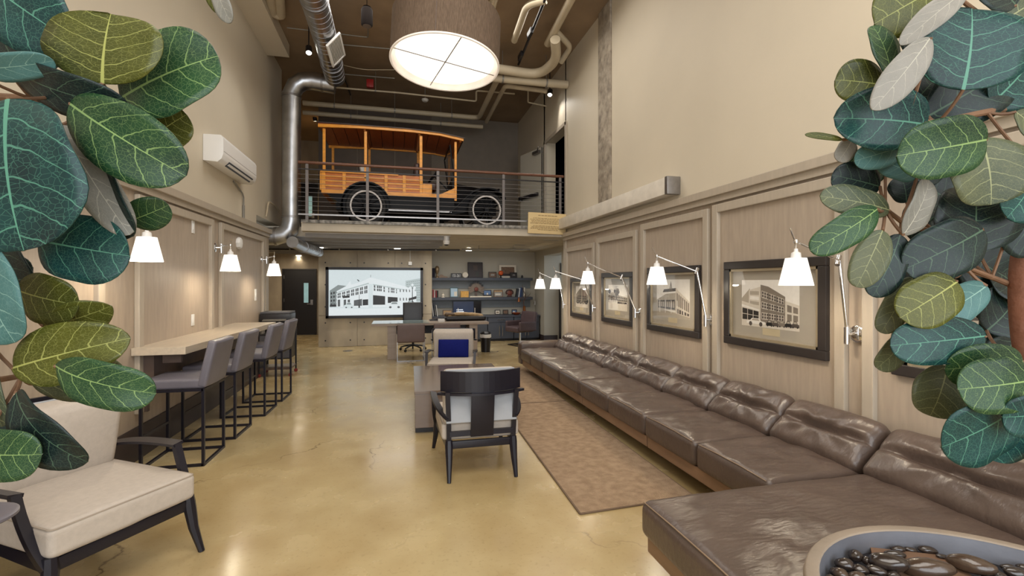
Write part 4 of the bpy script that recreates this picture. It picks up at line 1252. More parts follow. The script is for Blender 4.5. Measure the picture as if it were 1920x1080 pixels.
for i in range(n):
    xa = -1.42 + 2.69 * i / n
    xb = -1.42 + 2.69 * (i + 1) / n - .012
    za, zb = zr(xa), zr(xb)
    obj('roof_board', G().poly([]) if False else G().prism([(TX(xa), za), (TX(xb), zb), (TX(xb), zb + .02), (TX(xa), za + .02)], 2 * HW + .16, M=Matrix.Translation((0, -HW - .08, 0)) @ MY), M_roofw, tr, smooth=0)
obj('roof_cover', G().prism([(TX(x), zr(x) + .021) for x in (-1.44, -.5, .2, .8, 1.29)] + [(TX(x), zr(x) + .034) for x in (1.29, .8, .2, -.5, -1.44)], 2 * HW + .22, M=Matrix.Translation((0, -HW - .11, 0)) @ MY), M_leatherd, tr, smooth=0)
for xx in (-.62, .40, 1.2):
    obj('roof_rib', G().span((TX(xx), -HW, zr(xx) - .045), (TX(xx + .04), HW, zr(xx) - .002)), M_ashd, tr, smooth=0)
obj('tail_gate', G().span((TX(-1.40), -HW, .66), (TX(-1.37), HW, 1.0)), M_ash, tr, smooth=0)
# bonnet, radiator, cowl, windscreen
hood = []
for (x, wd_, zt) in ((1.12, .40, 1.0), (1.5, .33, .96), (1.93, .26, .90)):
    hood.append([(TX(x), -wd_, .52), (TX(x), -wd_, zt - .12), (TX(x), -wd_ * .55, zt - .02), (TX(x), 0, zt), (TX(x), wd_ * .55, zt - .02), (TX(x), wd_, zt - .12), (TX(x), wd_, .52)])
g = G()
hv = [[g.bm.verts.new(p) for p in r] for r in hood]
for a, b in zip(hv, hv[1:]):
    for i in range(6): g.bm.faces.new((a[i], a[i + 1], b[i + 1], b[i]))
g.bm.faces.new(hv[0]); g.bm.faces.new(hv[-1][::-1])
obj('bonnet', g, M_coach, tr, smooth=50)
obj('radiator', G().span((TX(1.93), -.25, .45), (TX(2.0), .25, .92), bev=.02), M_coach, tr)
obj('radiator_cap', G().lathe([(0, .05), (.015, .048), (.02, .03), (.012, 0), (0, 0)], 12), M_goldlip, tr, loc=(TX(1.965), 0, .92))
obj('cowl', G().span((TX(1.06), -.60, .62), (TX(1.14), .60, 1.02), bev=.02), M_coach, tr)
obj('windscreen_frame', G().tube([(TX(1.10), -.59, 1.02), (TX(1.02), -.59, 1.66), (TX(1.02), .59, 1.66), (TX(1.10), .59, 1.02)], .014, 8), M_coach, tr)
obj('windscreen_pane', G().box((TX(1.06), 0, 1.34), (.006, 1.16, .62), rot=(0, math.radians(-7), 0)), M_glass, tr, smooth=0)
for s in (-1, 1):
    hl = obj('headlamp', G().lathe([(0, -.10), (.05, -.09), (.085, -.02), (.09, 0), (0, .004)], 20, M=Matrix.Rotation(PI / 2, 4, 'Y')), M_coach, tr, loc=(TX(2.06), s * .36, .80))
    obj('headlamp_glass', G().lathe([(0, .02), (.05, .012), (.08, .002), (0, .0)], 20, M=Matrix.Rotation(PI / 2, 4, 'Y')), M_white, hl)
    obj('headlamp_stalk', G().tube([(TX(2.02), s * .36, .70), (TX(2.02), s * .36, .55), (TX(1.98), s * .25, .5)], .014, 8), M_coach, tr)
obj('front_seat', G().rbox((.20, .58, .07), .05, n=4, k=2, M=Matrix.Translation((TX(.56), 0, .84))), M_leatherd, tr)
obj('seat_back', G().rbox((.06, .58, .20), .05, n=4, k=2, M=Matrix.Translation((TX(.38), 0, 1.08))), M_leatherd, tr)
q = Euler((0, math.radians(-52), 0)).to_matrix().to_4x4()
obj('steering_wheel', G().lathe([(.175 + .012 * math.cos(2 * PI * j / 8), .012 * math.sin(2 * PI * j / 8)) for j in range(9)], 32, M=Matrix.Translation((TX(.72), -.34, 1.09)) @ q), M_coach, tr)
obj('steering_column', G().tube([(TX(.72), -.34, 1.09), (TX(1.10), -.34, .72)], .014, 8).tube([(TX(.72) + .105 , -.34, 1.225), (TX(.72) - .105, -.34, .955)], .009, 6).tube([(TX(.72), -.51, 1.09), (TX(.72), -.17, 1.09)], .009, 6), M_coach, tr)
cl = obj('side_lamp', G().lathe([(0, 0), (.04, 0), (.045, .10), (.03, .13), (0, .15)], 14), M_goldlip, tr, loc=(TX(1.10), -HW + .14, .86))
vase = thing('paper_bundle', 'small white bundle standing in the truck beside the second post', 'bundle', (-.64, 9.62, ZM1 + .862))
obj('wrap', G().lathe([(0, 0), (.035, 0), (.045, .16), (.075, .30), (.05, .34), (0, .32)], 12), M_white, vase)
obj('tie', G().lathe([(.044, .12), (.050, .13), (.050, .15), (.046, .16)], 12), M_oak, vase)
# ---------------------------------------------------------------- backlit photo on the concrete wall
LT = []
for i, c in enumerate([(40, 42, 46), (92, 96, 98), (140, 150, 150), (190, 204, 204), (224, 236, 238), (238, 246, 248)]):
    LT.append(mat('backlit_tone_%d' % i, rgb(*c), .5, var=.02, vs=20, emis=.82, glow=True))
a_, b_ = at(611, 500, Y=12.49), at(793, 500, Y=12.5)
lx0, lx1, lz0, lz1 = a_.x, b_.x, .715, 1.985
lbx = thing('lightbox_photo', 'large black framed backlit photo of a white corner building on the concrete wall', 'picture', ((lx0 + lx1) / 2, 12.528, (lz0 + lz1) / 2))
w2, h2, fw = (lx1 - lx0) / 2, (lz1 - lz0) / 2, .065
fr = G().span((-w2, -.09, h2), (w2, 0, h2 - fw)).span((-w2, -.09, -h2), (w2, 0, -h2 + fw)).span((-w2, -.09, -h2), (-w2 + fw, 0, h2)).span((w2, -.09, -h2), (w2 - fw, 0, h2))
obj('frame', fr, M_black, lbx, smooth=0)
iw, ih = 2 * (w2 - fw), 2 * (h2 - fw)
obj('light_panel', G().span((-iw / 2, -.02, -ih / 2), (iw / 2, -.004, ih / 2)), M_white, lbx, smooth=0)
pr = Print(iw, ih)
N_ = lambda L_: [((x - 135) / 1430, (900 - y) / 695) for x, y in L_]
pr.p([(0, 0), (1, 0), (1, 1), (0, 1)], 4)
pr.p(N_([(135, 780), (600, 800), (1000, 795), (1565, 730), (1565, 900), (135, 900)]), 5)
pr.p(N_([(1325, 370), (1565, 330), (1565, 700), (1325, 700)]), 3)
pr.grid(*N_([(1335, 690), (1560, 690), (1560, 345), (1335, 380)]), 7, 9, .28, 2)
pr.p(N_([(150, 520), (275, 435), (400, 450), (400, 760), (150, 770)]), 2)
pr.grid(*N_([(155, 760), (390, 750), (390, 480), (155, 540)]), 6, 4, .22, 0)
pr.p(N_([(250, 530), (400, 450), (460, 370), (475, 430), (620, 390), (770, 318), (1020, 380), (1330, 460), (1500, 540), (1500, 740), (1210, 770), (740, 785), (250, 770)]), 5)
pr.p(N_([(250, 545), (745, 400), (745, 420), (250, 560)]), 3)
pr.p(N_([(810, 420), (1330, 510), (1330, 522), (810, 436)]), 3)
pr.p(N_([(775, 318), (778, 280), (772, 280), (770, 318)]), 1)
pr.p(N_([(560, 355), (590, 385), (602, 372), (575, 350)]), 1)
for k in range(7):
    x = 265 + k * 68
    pr.grid(*N_([(x, 640 - k * 11), (x + 52, 632 - k * 11), (x + 52, 545 - k * 18), (x, 562 - k * 18)]), 2, 2, .10, 1)
for x0_, x1_, t in ((820, 850, 0), (868, 950, 1), (972, 998, 0), (1048, 1068, 0), (1088, 1150, 1), (1172, 1188, 0)):
    f = (x0_ - 820) / 370
    pr.grid(*N_([(x0_, 528 + f * 42), (x1_, 534 + f * 42), (x1_, 440 + f * 62), (x0_, 432 + f * 62)]), 3 if t else 1, 2, .10, 1)
for x in (1232, 1284, 1332, 1382):
    pr.p(N_([(x, 545), (x + 16, 548), (x + 16, 508), (x, 503)]), 1)
    pr.p(N_([(x, 680), (x + 16, 682), (x + 16, 640), (x, 636)]), 1)
pr.p(N_([(810, 592), (1000, 610), (1000, 742), (810, 742)]), 0)
pr.p(N_([(1042, 620), (1198, 630), (1198, 715), (1042, 715)]), 0)
pr.p(N_([(650, 660), (735, 655), (735, 745), (650, 750)]), 0)
pr.p(N_([(515, 670), (640, 650), (640, 755), (515, 755)]), 1)
pr.p(N_([(345, 605), (450, 598), (450, 628), (345, 636)]), 0)
for x in (270, 360, 420): pr.p(N_([(x, 660), (x + 36, 656), (x + 36, 760), (x, 762)]), 1)
pr.p(N_([(740, 420), (806, 418), (806, 780), (740, 782)]), 4)
pr.p(N_([(1375, 650), (1500, 610), (1500, 655), (1375, 680)]), 0)
pr.car(*N_([(1030, 782)])[0], .165, .12, 5, 1, 2)
pr.car(*N_([(365, 778)])[0], .105, .11, 4, 1, 2)
pr.car(*N_([(150, 762)])[0], .07, .08, 0, 1, 2)
pr.car(*N_([(1335, 745)])[0], .11, .09, 1, 0, 3)
for (x, y, sc__) in ((1435, 850, 1.), (597, 785, .52)):
    pr.p(N_([(x - 8 * sc__, y), (x + 8 * sc__, y), (x + 5 * sc__, y - 380 * sc__), (x - 5 * sc__, y - 380 * sc__)]), 0)
    pr.p(N_([(x - 26 * sc__, y), (x + 26 * sc__, y), (x + 16 * sc__, y - 85 * sc__), (x - 16 * sc__, y - 85 * sc__)]), 0)
    for (dx, dy) in ((0, 415), (-34, 372), (34, 372), (-26, 345), (26, 345)):
        c = N_([(x + dx * sc__, y - dy * sc__)])[0]
        pr.disc(c, .015 * sc__, 5, 12, 2.05)
obj('photo_print', pr.g, LT, lbx, loc=(0, -.021, 0), smooth=0, fixn=False)
p = at(769, 494, Y=12.52)
t = thing('junction_box', 'small white box with a cable on the concrete wall above the big photo', 'box', (p.x, 12.53, p.z))
obj('housing', G().span((-.045, -.05, -.045), (.045, 0, .045), bev=.006), M_white, t)
obj('cable', G().tube([(.0, -.02, .045), (.0, -.02, .38)], .006, 6), M_white, t)

# ---------------------------------------------------------------- office furniture
M_desk = mat('desk_wood', rgb(150, 134, 120), .35, var=.1, vs=3, stretch=(1, 8, 8))
M_brown = mat('brown_upholstery', rgb(98, 80, 76), .5, var=.08, vs=8)
DX0, DX1, DY0, DY1 = -.52, 1.93, 10.12, 10.95
dk_ = thing('office_desk', 'long office desk on two slab legs in front of the concrete wall', 'desk', ((DX0 + DX1) / 2, (DY0 + DY1) / 2, 0))
hx, hy = (DX1 - DX0) / 2, (DY1 - DY0) / 2
obj('desk_top', G().span((-hx, -hy, .70), (hx, hy, .75), bev=.004), M_desk, dk_, smooth=0)
obj('glass_sheet', G().span((-hx + .01, -hy + .01, .7505), (-.05, hy - .01, .757)), mat('green_glass_sheet', rgb(130, 146, 144), .08, spec=.8), dk_, smooth=0, label='pale glass sheet on the left half')
obj('leg', G().span((-hx + .32, -hy + .06, 0), (-hx + .50, hy - .06, .70), bev=.003), M_desk, dk_, smooth=0)
obj('leg', G().span((hx - .42, -hy + .06, 0), (hx - .24, hy - .06, .70), bev=.003), M_desk, dk_, smooth=0)
obj('modesty_panel', G().span((-hx + .5, .12, .48), (hx - .42, .15, .70)), M_black, dk_, smooth=0)

def visitor_chair():
    t = thing('visitor_chair', '', 'chair', group='brown visitor chairs at the desk')
    obj('backrest', G().rbox((.275, .035, .18), .02, n=4, k=2), M_brown, t, loc=(0, -.25, .57))
    obj('seat', G().rbox((.265, .25, .04), .02, n=4, k=2), M_brown, t, loc=(0, 0, .42))
    for s in (-1, 1):
        obj('side_frame', G().tube([(s * .27, -.25, .75 - .2), (s * .27, -.25, .012), (s * .27, .25, .012), (s * .27, .25, .60), (s * .27, -.22, .60)], .013, 4), M_steel, t, smooth=0)
    obj('cross_bar', G().tube([(-.27, -.25, .012), (.27, -.25, .012)], .012, 4), M_steel, t, smooth=0)
    return t
vc = visitor_chair()
vc.location = (.27, 10.10, 0)
vc['label'] = 'brown visitor chair at the left of the desk, below the big photo'
copy_tree(vc, (1.0, 10.12, 0), 0, 'brown visitor chair in the middle of the desk, behind the far lounge chair')

oc = thing('office_chair', 'black swivel office chair behind the desk, below the big photo', 'chair', (.36, 11.45, 0))
obj('backrest', G().rbox((.23, .03, .27), .025, n=4, k=2, M=Matrix.Translation((0, .2, .86)) @ Matrix.Rotation(-.12, 4, 'X')), M_black, oc)
obj('seat', G().rbox((.24, .24, .04), .03, n=4, k=2), M_black, oc, loc=(0, 0, .48))
obj('gas_lift', G().tube([(0, 0, .10), (0, 0, .45)], .028, 12), M_black, oc)
obj('back_support', G().tube([(0, .05, .45), (0, .26, .50), (0, .25, .75)], .018, 8), M_black, oc)
for i in range(5):
    a = 2 * PI * i / 5 + .3
    c, s = math.cos(a), math.sin(a)
    lg = obj('leg', G().tube([(.03 * c, .03 * s, .13), (.18 * c, .18 * s, .11), (.30 * c, .30 * s, .075)], [.024, .02, .016], 8), M_black, oc)
    obj('caster', G().lathe([(0, -.02), (.03, -.018), (.03, .018), (0, .02)], 14, M=Matrix.Translation((.30 * c, .30 * s, .031)) @ Matrix.Rotation(a, 4, 'Z') @ Matrix.Rotation(PI / 2, 4, 'X')), M_black, lg)

bn = thing('waste_bin', 'black round waste bin with a white liner beside the desk', 'bin', (1.99, 10.85, 0))
obj('body', G().lathe([(0, 0), (.105, 0), (.125, .40), (.119, .40), (.10, .012), (0, .012)], 28), M_black, bn)
g = G().lathe([(.116, .36), (.122, .41), (.131, .412), (.134, .36), (.131, .33)], 28)
for v in g.bm.verts: v.co.z += .012 * noise.noise(v.co * 30)
obj('liner', g, M_white, bn)
g = G().lathe([(.128, .405), (.128, .43), (.08, .47), (0, .48), (0, .405)], 28)
obj('lid', g, M_black, bn)

# cabinets along the niche, worktop, shelves
CY0, CY1 = 12.72, YN - .01
def cabinet(x, lab):
    t = thing('base_cabinet', lab, 'cabinet', (x, CY0, 0), 0, 'blue grey cabinets under the shelves')
    obj('body', G().span((0, .02, .06), (.72, CY1 - CY0, .66)), M_slate, t, smooth=0)
    obj('toe_kick', G().span((0, .07, 0), (.72, CY1 - CY0, .06)), M_black, t, smooth=0)
    for k in range(2):
        d_ = obj('door', G().span((.004 + k * .36, 0, .07), (.356 + k * .36, .02, .50), bev=.002), M_slate, t, smooth=0)
        xh = .315 if k == 0 else .405
        obj('handle', G().tube([(xh, 0, .14), (xh, -.03, .14), (xh, -.03, .42), (xh, 0, .42)], .006, 8), M_chrome, d_)
    dr = obj('drawer', G().span((.004, 0, .51), (.716, .02, .655), bev=.002), M_slate, t, smooth=0)
    obj('handle', G().tube([(.26, 0, .585), (.26, -.03, .585), (.46, -.03, .585), (.46, 0, .585)], .006, 8), M_chrome, dr)
for i, lab in enumerate(['leftmost blue grey cabinet, hidden behind the desk', 'second blue grey cabinet from the left, behind the desk', 'third blue grey cabinet from the left, behind the waste bin', 'rightmost blue grey cabinet, behind the dark armchair']):
    cabinet(.93 + i * .735, lab)
wt = tag(obj('worktop', G().span((.89, CY0 - .02, .66), (3.88, CY1, .70), bev=.003), M_slate, smooth=0), 'blue grey worktop running over the cabinets', 'worktop')
for z, lab in ((1.195, 'lower blue grey wall shelf, with books at its right end'), (1.735, 'upper blue grey wall shelf, with the tall dark picture')):
    s = thing('wall_shelf', lab, 'shelf', (.89, 13.0, z), 0, 'blue grey shelves in the niche')
    obj('shelf_board', G().span((0, 0, -.075), (2.86, YN - 13.0, 0), bev=.003), M_slate, s, smooth=0)
    obj('back_board', G().span((0, YN - 13.03, -.30), (2.86, YN - 13.0, -.075)), M_slatel, s, smooth=0)
SZ = {1: 1.735, 2: 1.195, 3: .70}
def on(px, lvl, Y=13.1):
    p = at(px, 530, Y=Y)
    return Vector((p.x, Y, SZ[lvl]))
def small_frame(px, lvl, w_, h_, inner, lab, fm=None, Y=13.15, tilt=.14, mw=.018, extra=None, name='picture_frame'):
    p = on(px, lvl, Y)
    t = thing(name, lab, 'picture', p, 0, 'small framed pictures in the office niche')
    T = Matrix.Rotation(-tilt, 4, 'X')
    a = w_ / 2
    g = G()
    g.span((-a, -.012, 0), (a, .006, mw), M=T).span((-a, -.012, h_ - mw), (a, .006, h_), M=T).span((-a, -.012, mw), (-a + mw, .006, h_ - mw), M=T).span((a - mw, -.012, mw), (a, .006, h_ - mw), M=T)
    obj('frame', g, fm or M_black, t, smooth=0)
    obj('picture', G().span((-a + mw, -.004, mw), (a - mw, .003, h_ - mw), M=T), inner, t, smooth=0)
    if extra:
        for (x0, x1, z0, z1, m) in extra:
            obj('motif', G().span((-a + mw + (w_ - 2 * mw) * x0, -.0055, mw + (h_ - 2 * mw) * z0), (-a + mw + (w_ - 2 * mw) * x1, -.003, mw + (h_ - 2 * mw) * z1), M=T), m, t, smooth=0)
    return t
m_ = lambda n, r, g, b, **k: mat(n, rgb(r, g, b), k.pop('rough', .5), **k)
P_dark, P_grey, P_blue, P_sky = m_('picture_dark', 44, 34, 36), m_('picture_grey', 150, 146, 140, var=.2, vs=30), m_('picture_blue', 92, 120, 160, var=.2, vs=20), m_('picture_sky', 170, 196, 214)
P_brown, P_cream, P_tan = m_('picture_brown', 112, 84, 64, var=.4, vs=25), m_('picture_cream', 222, 212, 194), m_('picture_tan', 176, 140, 96, var=.2, vs=30)
small_frame(891.5, 1, .42, .44, P_dark, 'tall dark unframed portrait picture on the upper shelf', M_dark, mw=.012, extra=[(.36, .66, .48, .82, m_('picture_umber', 66, 50, 44)), (.55, .72, .08, .38, m_('picture_green', 40, 44, 40))])
small_frame(952.5, 1, .50, .37, P_brown, 'wide white framed picture at the right of the upper shelf', m_('white_frame', 216, 206, 190), mw=.055, Y=13.2, extra=[(.0, 1, .0, .25, P_dark)])
small_frame(923.5, 1, .23, .17, P_brown, 'small black framed picture in the middle right of the upper shelf', extra=[(.25, .8, .3, .7, P_grey)])
small_frame(963, 1, .20, .155, P_dark, 'small black framed picture in front of the white framed one', Y=13.06, extra=[(.3, .8, .45, .65, P_grey)], mw=.03)
small_frame(851.5, 2, .22, .27, P_sky, 'pale blue picture in a teal frame on the lower shelf', m_('teal_frame', 62, 92, 98), extra=[(.5, .95, .05, .6, P_cream)])
small_frame(914, 2, .23, .20, P_blue, 'blue landscape in a black frame beside the feather rosette', extra=[(0, 1, .0, .3, P_dark), (.4, .6, .3, .6, P_cream)])
small_frame(934.5, 2, .26, .20, P_grey, 'grey car picture in a brown frame on the lower shelf', P_brown, extra=[(.1, .8, .2, .5, P_cream), (0, 1, .75, 1, P_tan)])
small_frame(933, 3, .16, .13, P_cream, 'small cream photo, leftmost of three on the worktop', extra=[(.2, .8, .3, .6, P_brown)])
small_frame(948, 3, .16, .13, P_brown, 'small brown photo, middle of three on the worktop')
small_frame(964.5, 3, .155, .135, P_blue, 'small blue photo, rightmost of three on the worktop', extra=[(.2, .6, .2, .7, P_cream)])
small_frame(839, 3, .26, .15, P_tan, 'wide framed picture leaning at the left of the dark screen', M_apron, mw=.02)

# licence plate, trophy, old objects on the upper shelf
p = on(855.5, 1)
t = thing('license_plate', 'black number plate with white characters on the upper shelf', 'plate', p)
obj('plate', G().span((-.15, -.004, 0), (.15, .004, .125), bev=.003), M_black, t, smooth=0)
cu = bpy.data.curves.new('plate_text', 'FONT'); cu.body = '155-261'; cu.size = .115; cu.align_x = 'CENTER'; cu.extrude = .0015
to = bpy.data.objects.new('plate_text', cu); COL.objects.link(to); to.parent = t
to.location = (0, -.0055, .022); to.rotation_euler = (PI / 2, 0, 0); to.scale = (.62, 1, 1)
bpy.context.view_layer.update()
me = bpy.data.meshes.new_from_object(to.evaluated_get(bpy.context.evaluated_depsgraph_get()))
me.materials.append(M_white)
tm = bpy.data.objects.new('plate_text', me); COL.objects.link(tm); tm.parent = t
tm.location, tm.rotation_euler, tm.scale = to.location.copy(), to.rotation_euler.copy(), to.scale.copy()
bpy.data.objects.remove(to)
tag(obj('trophy', G().lathe([(0, 0), (.045, 0), (.04, .03), (.022, .05), (.02, .10), (.05, .16), (.062, .24), (.045, .30), (.02, .32), (0, .32)], 20), m_('tarnished_brass', 150, 128, 100, metal=.6, rough=.35), loc=on(819.5, 1)),
    'rounded brass trophy at the left end of the upper shelf', 'trophy')
tag(obj('box_file', G().span((-.05, -.09, 0), (.05, .09, .26), bev=.004), M_dark, loc=on(811.8, 1, 13.15), smooth=0), 'dark box file standing at the far left of the upper shelf', 'box')
tag(obj('wooden_plane', G().prism([(-.12, 0), (.12, 0), (.12, .03), (.02, .05), (-.04, .09), (-.07, .085), (-.12, .03)], .06, M=MY), M_oak, loc=on(831, 1, 13.08), smooth=0), 'curved brown old wooden tool lying on the upper shelf', 'tool')
tag(obj('round_plaque', G().lathe([(0, 0), (.075, 0), (.08, .01), (.07, .02), (0, .02)], 24, M=Matrix.Translation((0, 0, .08)) @ Matrix.Rotation(PI / 2, 4, 'X')), P_cream, loc=on(872.5, 1)), 'round cream plaque beside the number plate on the upper shelf', 'plaque')
bl = thing('orange_ball', 'orange ball on a stand at the right of the upper shelf', 'ball', on(939, 1, 13.06))
g = G(); bmesh.ops.create_uvsphere(g.bm, u_segments=20, v_segments=14, radius=.07)
obj('ball', g, m_('orange_rubber', 196, 84, 34), bl, loc=(0, 0, .135))
obj('stand', G().lathe([(0, 0), (.05, 0), (.02, .02), (.02, .05), (.045, .075), (.0, .07)], 16), M_black, bl)
tag(obj('small_jar', G().lathe([(0, 0), (.03, 0), (.032, .05), (.02, .06), (.02, .08), (0, .08)], 14), M_black, loc=on(979, 1, 13.1)), 'small black jar at the right end of the upper shelf', 'jar')

# lower shelf: books, rosette, boxes
def book(px, h_, w_, col, lab, lean=0., Y=13.1, grp='books on the lower shelf'):
    p = on(px, 2, Y)
    t = thing('book', lab, 'book', p, 0, grp)
    t.rotation_euler = (0, lean, 0)
    obj('cover', G().span((-w_ / 2, -.08, 0), (-w_ / 2 + .003, .08, h_)).span((w_ / 2 - .003, -.08, 0), (w_ / 2, .08, h_)).span((-w_ / 2, -.083, 0), (w_ / 2, -.08, h_)), m_('book_%d_%d_%d' % col, *col), t, smooth=0)
    obj('pages', G().span((-w_ / 2 + .003, -.08, .003), (w_ / 2 - .003, .075, h_ - .004)), P_cream, t, smooth=0)
book(812, .22, .035, (150, 60, 62), 'red book at the far left of the lower shelf')
book(814.5, .20, .025, (214, 196, 190), 'pale pink book beside the red book at the left end')
book(817.5, .19, .033, (120, 24, 30), 'dark red book, third from the left on the lower shelf')
book(820.5, .19, .028, (40, 44, 38), 'dark green book, last of the left row on the lower shelf')
book(968, .235, .035, (34, 40, 52), 'black book leaning at the left of the right hand row', .16)
book(971.5, .26, .028, (196, 200, 206), 'white spined book leaning in the right hand row', .13)
book(974.5, .27, .04, (40, 62, 104), 'thick blue book in the middle of the right hand row', .10)
book(977.8, .26, .03, (64, 74, 96), 'slate blue book beside the thick blue one', .08)
book(981.2, .27, .035, (206, 200, 184), 'cream book at the right end of the lower shelf', .05)
fe = thing('feather_rosette', 'round rosette of grey brown feathers with black tips on the lower shelf', 'ornament', on(893, 2, 13.16) + Vector((0, 0, .22)))
for i in range(13):
    a = math.radians(-25 + i * 230 / 12)
    c, s = math.cos(a), math.sin(a)
    g = G().prism([(.03, -.010), (.10, -.020), (.18, -.026), (.21, 0), (.18, .026), (.10, .020), (.03, .010)], .006, M=Matrix.Rotation(PI / 2, 4, 'X'))
    f = obj('feather', g, m_('feather_grey', 118, 104, 92, var=.2, vs=30), fe, rot=(0, -a, 0), loc=(0, .002 * (i % 2), 0), smooth=0)
    obj('feather_tip', G().prism([(.17, -.028), (.21, -.027), (.24, 0), (.21, .027), (.17, .028)], .008, M=Matrix.Rotation(PI / 2, 4, 'X')), (M_black if 3 <= i <= 9 else m_('feather_grey', 118, 104, 92)), f, loc=(0, -.001, 0), smooth=0)
obj('centre', G().lathe([(0, 0), (.06, 0), (.05, .025), (0, .035)], 20, M=Matrix.Rotation(PI / 2, 4, 'X')), m_('rust_red', 110, 52, 40, var=.3, vs=40), fe, loc=(0, -.004, 0))
obj('stand', G().span((-.03, -.0, -.22), (.03, .03, .0)), M_apron, fe, loc=(0, .02, 0), smooth=0)
tag(obj('white_tray', G().span((-.30, -.05, 0), (.30, .05, .03), bev=.004), P_cream, loc=on(901, 2, 13.0 + .055), smooth=0), 'long low white tray at the front of the lower shelf', 'tray')
yb = thing('carved_box', 'small yellow carved box on the lower shelf', 'box', on(871, 2, 13.12))
obj('body', G().span((-.11, -.04, 0), (.11, .04, .15), bev=.006), m_('yellow_wood', 206, 156, 76, var=.25, vs=30), yb, smooth=0)
obj('lid', G().span((-.115, -.045, .15), (.115, .045, .172), bev=.004), m_('yellow_wood', 206, 156, 76, var=.25, vs=30), yb, smooth=0)
tag(obj('small_ornament', G().lathe([(0, 0), (.05, 0), (.035, .02), (.05, .05), (.04, .08), (.015, .10), (.02, .12), (0, .13)], 16), P_cream, loc=on(830.5, 2)), 'small pale ornament between the left books and the teal frame', 'ornament')
hd = thing('carved_mask', 'dark red carved horseshoe shaped mask at the right of the lower shelf', 'ornament', on(955.5, 2, 13.06))
g = G()
arc_ = [(.10 * math.cos(a), 0, .13 + .07 * math.sin(a)) for a in [math.radians(-40 + i * 26) for i in range(11)]]
obj('rim', g.tube(arc_, .022, 8), m_('mask_dark', 62, 34, 30), hd)
obj('face', G().lathe([(0, 0), (.07, 0), (.075, .02), (.03, .05), (0, .055)], 20, M=Matrix.Translation((0, 0, .105)) @ Matrix.Rotation(PI / 2, 4, 'X')), m_('rust_red', 110, 52, 40), hd)
obj('base', G().span((-.06, -.03, 0), (.06, .03, .05), bev=.005), m_('mask_dark', 62, 34, 30), hd)
tag(obj('brass_bell', G().lathe([(.0, .12), (.02, .115), (.028, .08), (.045, .02), (.055, 0), (.05, 0), (.0, .09)], 18), m_('copper_bell', 150, 92, 52, metal=.7, rough=.3), loc=on(971.5, 2, 13.04) + Vector((-.0, -.10, -.13))),
    'copper bell hanging at the front of the lower shelf, below the books', 'bell')

# worktop: dark screen, driftwood piece, books, branch
tv = thing('wall_screen', 'dark flat screen with lines of white text above the worktop', 'screen', (at(876, 570, Y=13.2).x, 13.2, 1.03))
obj('housing', G().span((-.40, 0, -.30), (.40, .045, .06), bev=.004), M_black, tv, smooth=0)
obj('display', G().span((-.385, -.003, -.285), (.18, .001, .045)), mat('screen_glow', rgb(34, 44, 66), .2, emis=.6, var=.05), tv, smooth=0)
obj('display_right', G().span((.18, -.003, -.285), (.385, .001, .045)), mat('screen_dark', rgb(14, 14, 22), .15), tv, smooth=0)
tl = Print(1, 1)
random.seed(11)
for r_ in range(2):
    x = -.30
    while x < -.12:
        w_ = random.uniform(.012, .03); tl.g.poly([(x, 0, -.20 - r_ * .05), (x + w_, 0, -.20 - r_ * .05), (x + w_, 0, -.175 - r_ * .05), (x, 0, -.175 - r_ * .05)]); x += w_ + .005
obj('screen_text', tl.g, mat('screen_white', rgb(210, 216, 224), .5, emis=.9), tv, loc=(0, -.0042, 0), smooth=0, fixn=False)
dw = thing('driftwood_piece', 'long piece of pale carved driftwood on a black tray on the desk', 'ornament', (1.48, 10.62, .751))
obj('tray', G().rbox((.46, .15, .05), .045, n=5, k=2), M_black, dw, loc=(0, 0, .055))
def dwf(p):
    p = p.copy()
    p.z += .03 * noise.noise(Vector((p.x * 5, p.y * 8, 1))) - .05 * (p.x / .42) ** 2 + .02
    p.y += .03 * noise.noise(Vector((p.x * 6, 3, p.z * 8)))
    return p
obj('wood', G().rbox((.40, .10, .035), .03, n=14, k=2, fn=dwf), m_('driftwood', 164, 134, 92, var=.3, vs=12), dw, loc=(0, 0, .13))
obj('moss', G().rbox((.12, .10, .04), .035, n=6, k=2, fn=dwf), m_('dried_moss', 88, 66, 40, var=.4, vs=40), dw, loc=(-.34, 0, .12))
for x in (-.16, .22): obj('spike', G().tube([(x, -.02, .14), (x, -.02, .28)], .008, 6), M_white, dw)
p = on(812, 3, 12.95)
for k, (dx, col, lab) in enumerate([(0, (186, 188, 190), 'white folder leaning at the left end of the worktop'), (.05, (52, 58, 72), 'dark folder leaning at the left end of the worktop'), (.11, (200, 200, 196), 'second white folder leaning at the left end of the worktop')]):
    tag(obj('folder', G().span((-.01, -.12, 0), (.01, .12, .42 - k * .06), bev=.002), m_('folder_%d' % k, *col), loc=(p.x + dx, p.y, p.z), rot=(0, -.12, 0), smooth=0), lab, 'folder', 'folders on the worktop')
tag(obj('paper_box', G().span((-.07, -.05, 0), (.07, .05, .06), bev=.004), M_white, loc=(.93, 10.42, .751), smooth=0), 'small white box lying on the desk', 'box')
tag(obj('desk_phone', G().prism([(-.10, 0), (.10, 0), (.10, .06), (-.10, .02)], .16, M=MY), M_black, loc=(.80, 10.70, .751), smooth=0), 'black desk phone beside the white box', 'phone')
p = on(986, 3, 12.95)
br = thing('branch_vase', 'tall brass vase holding a bare branch at the right end of the worktop', 'vase', (p.x - .06, 12.9, .70))
obj('vase', G().lathe([(0, 0), (.04, 0), (.045, .10), (.035, .22), (.04, .24), (.034, .24), (.0, .04)], 16), m_('copper_bell', 150, 92, 52), br)
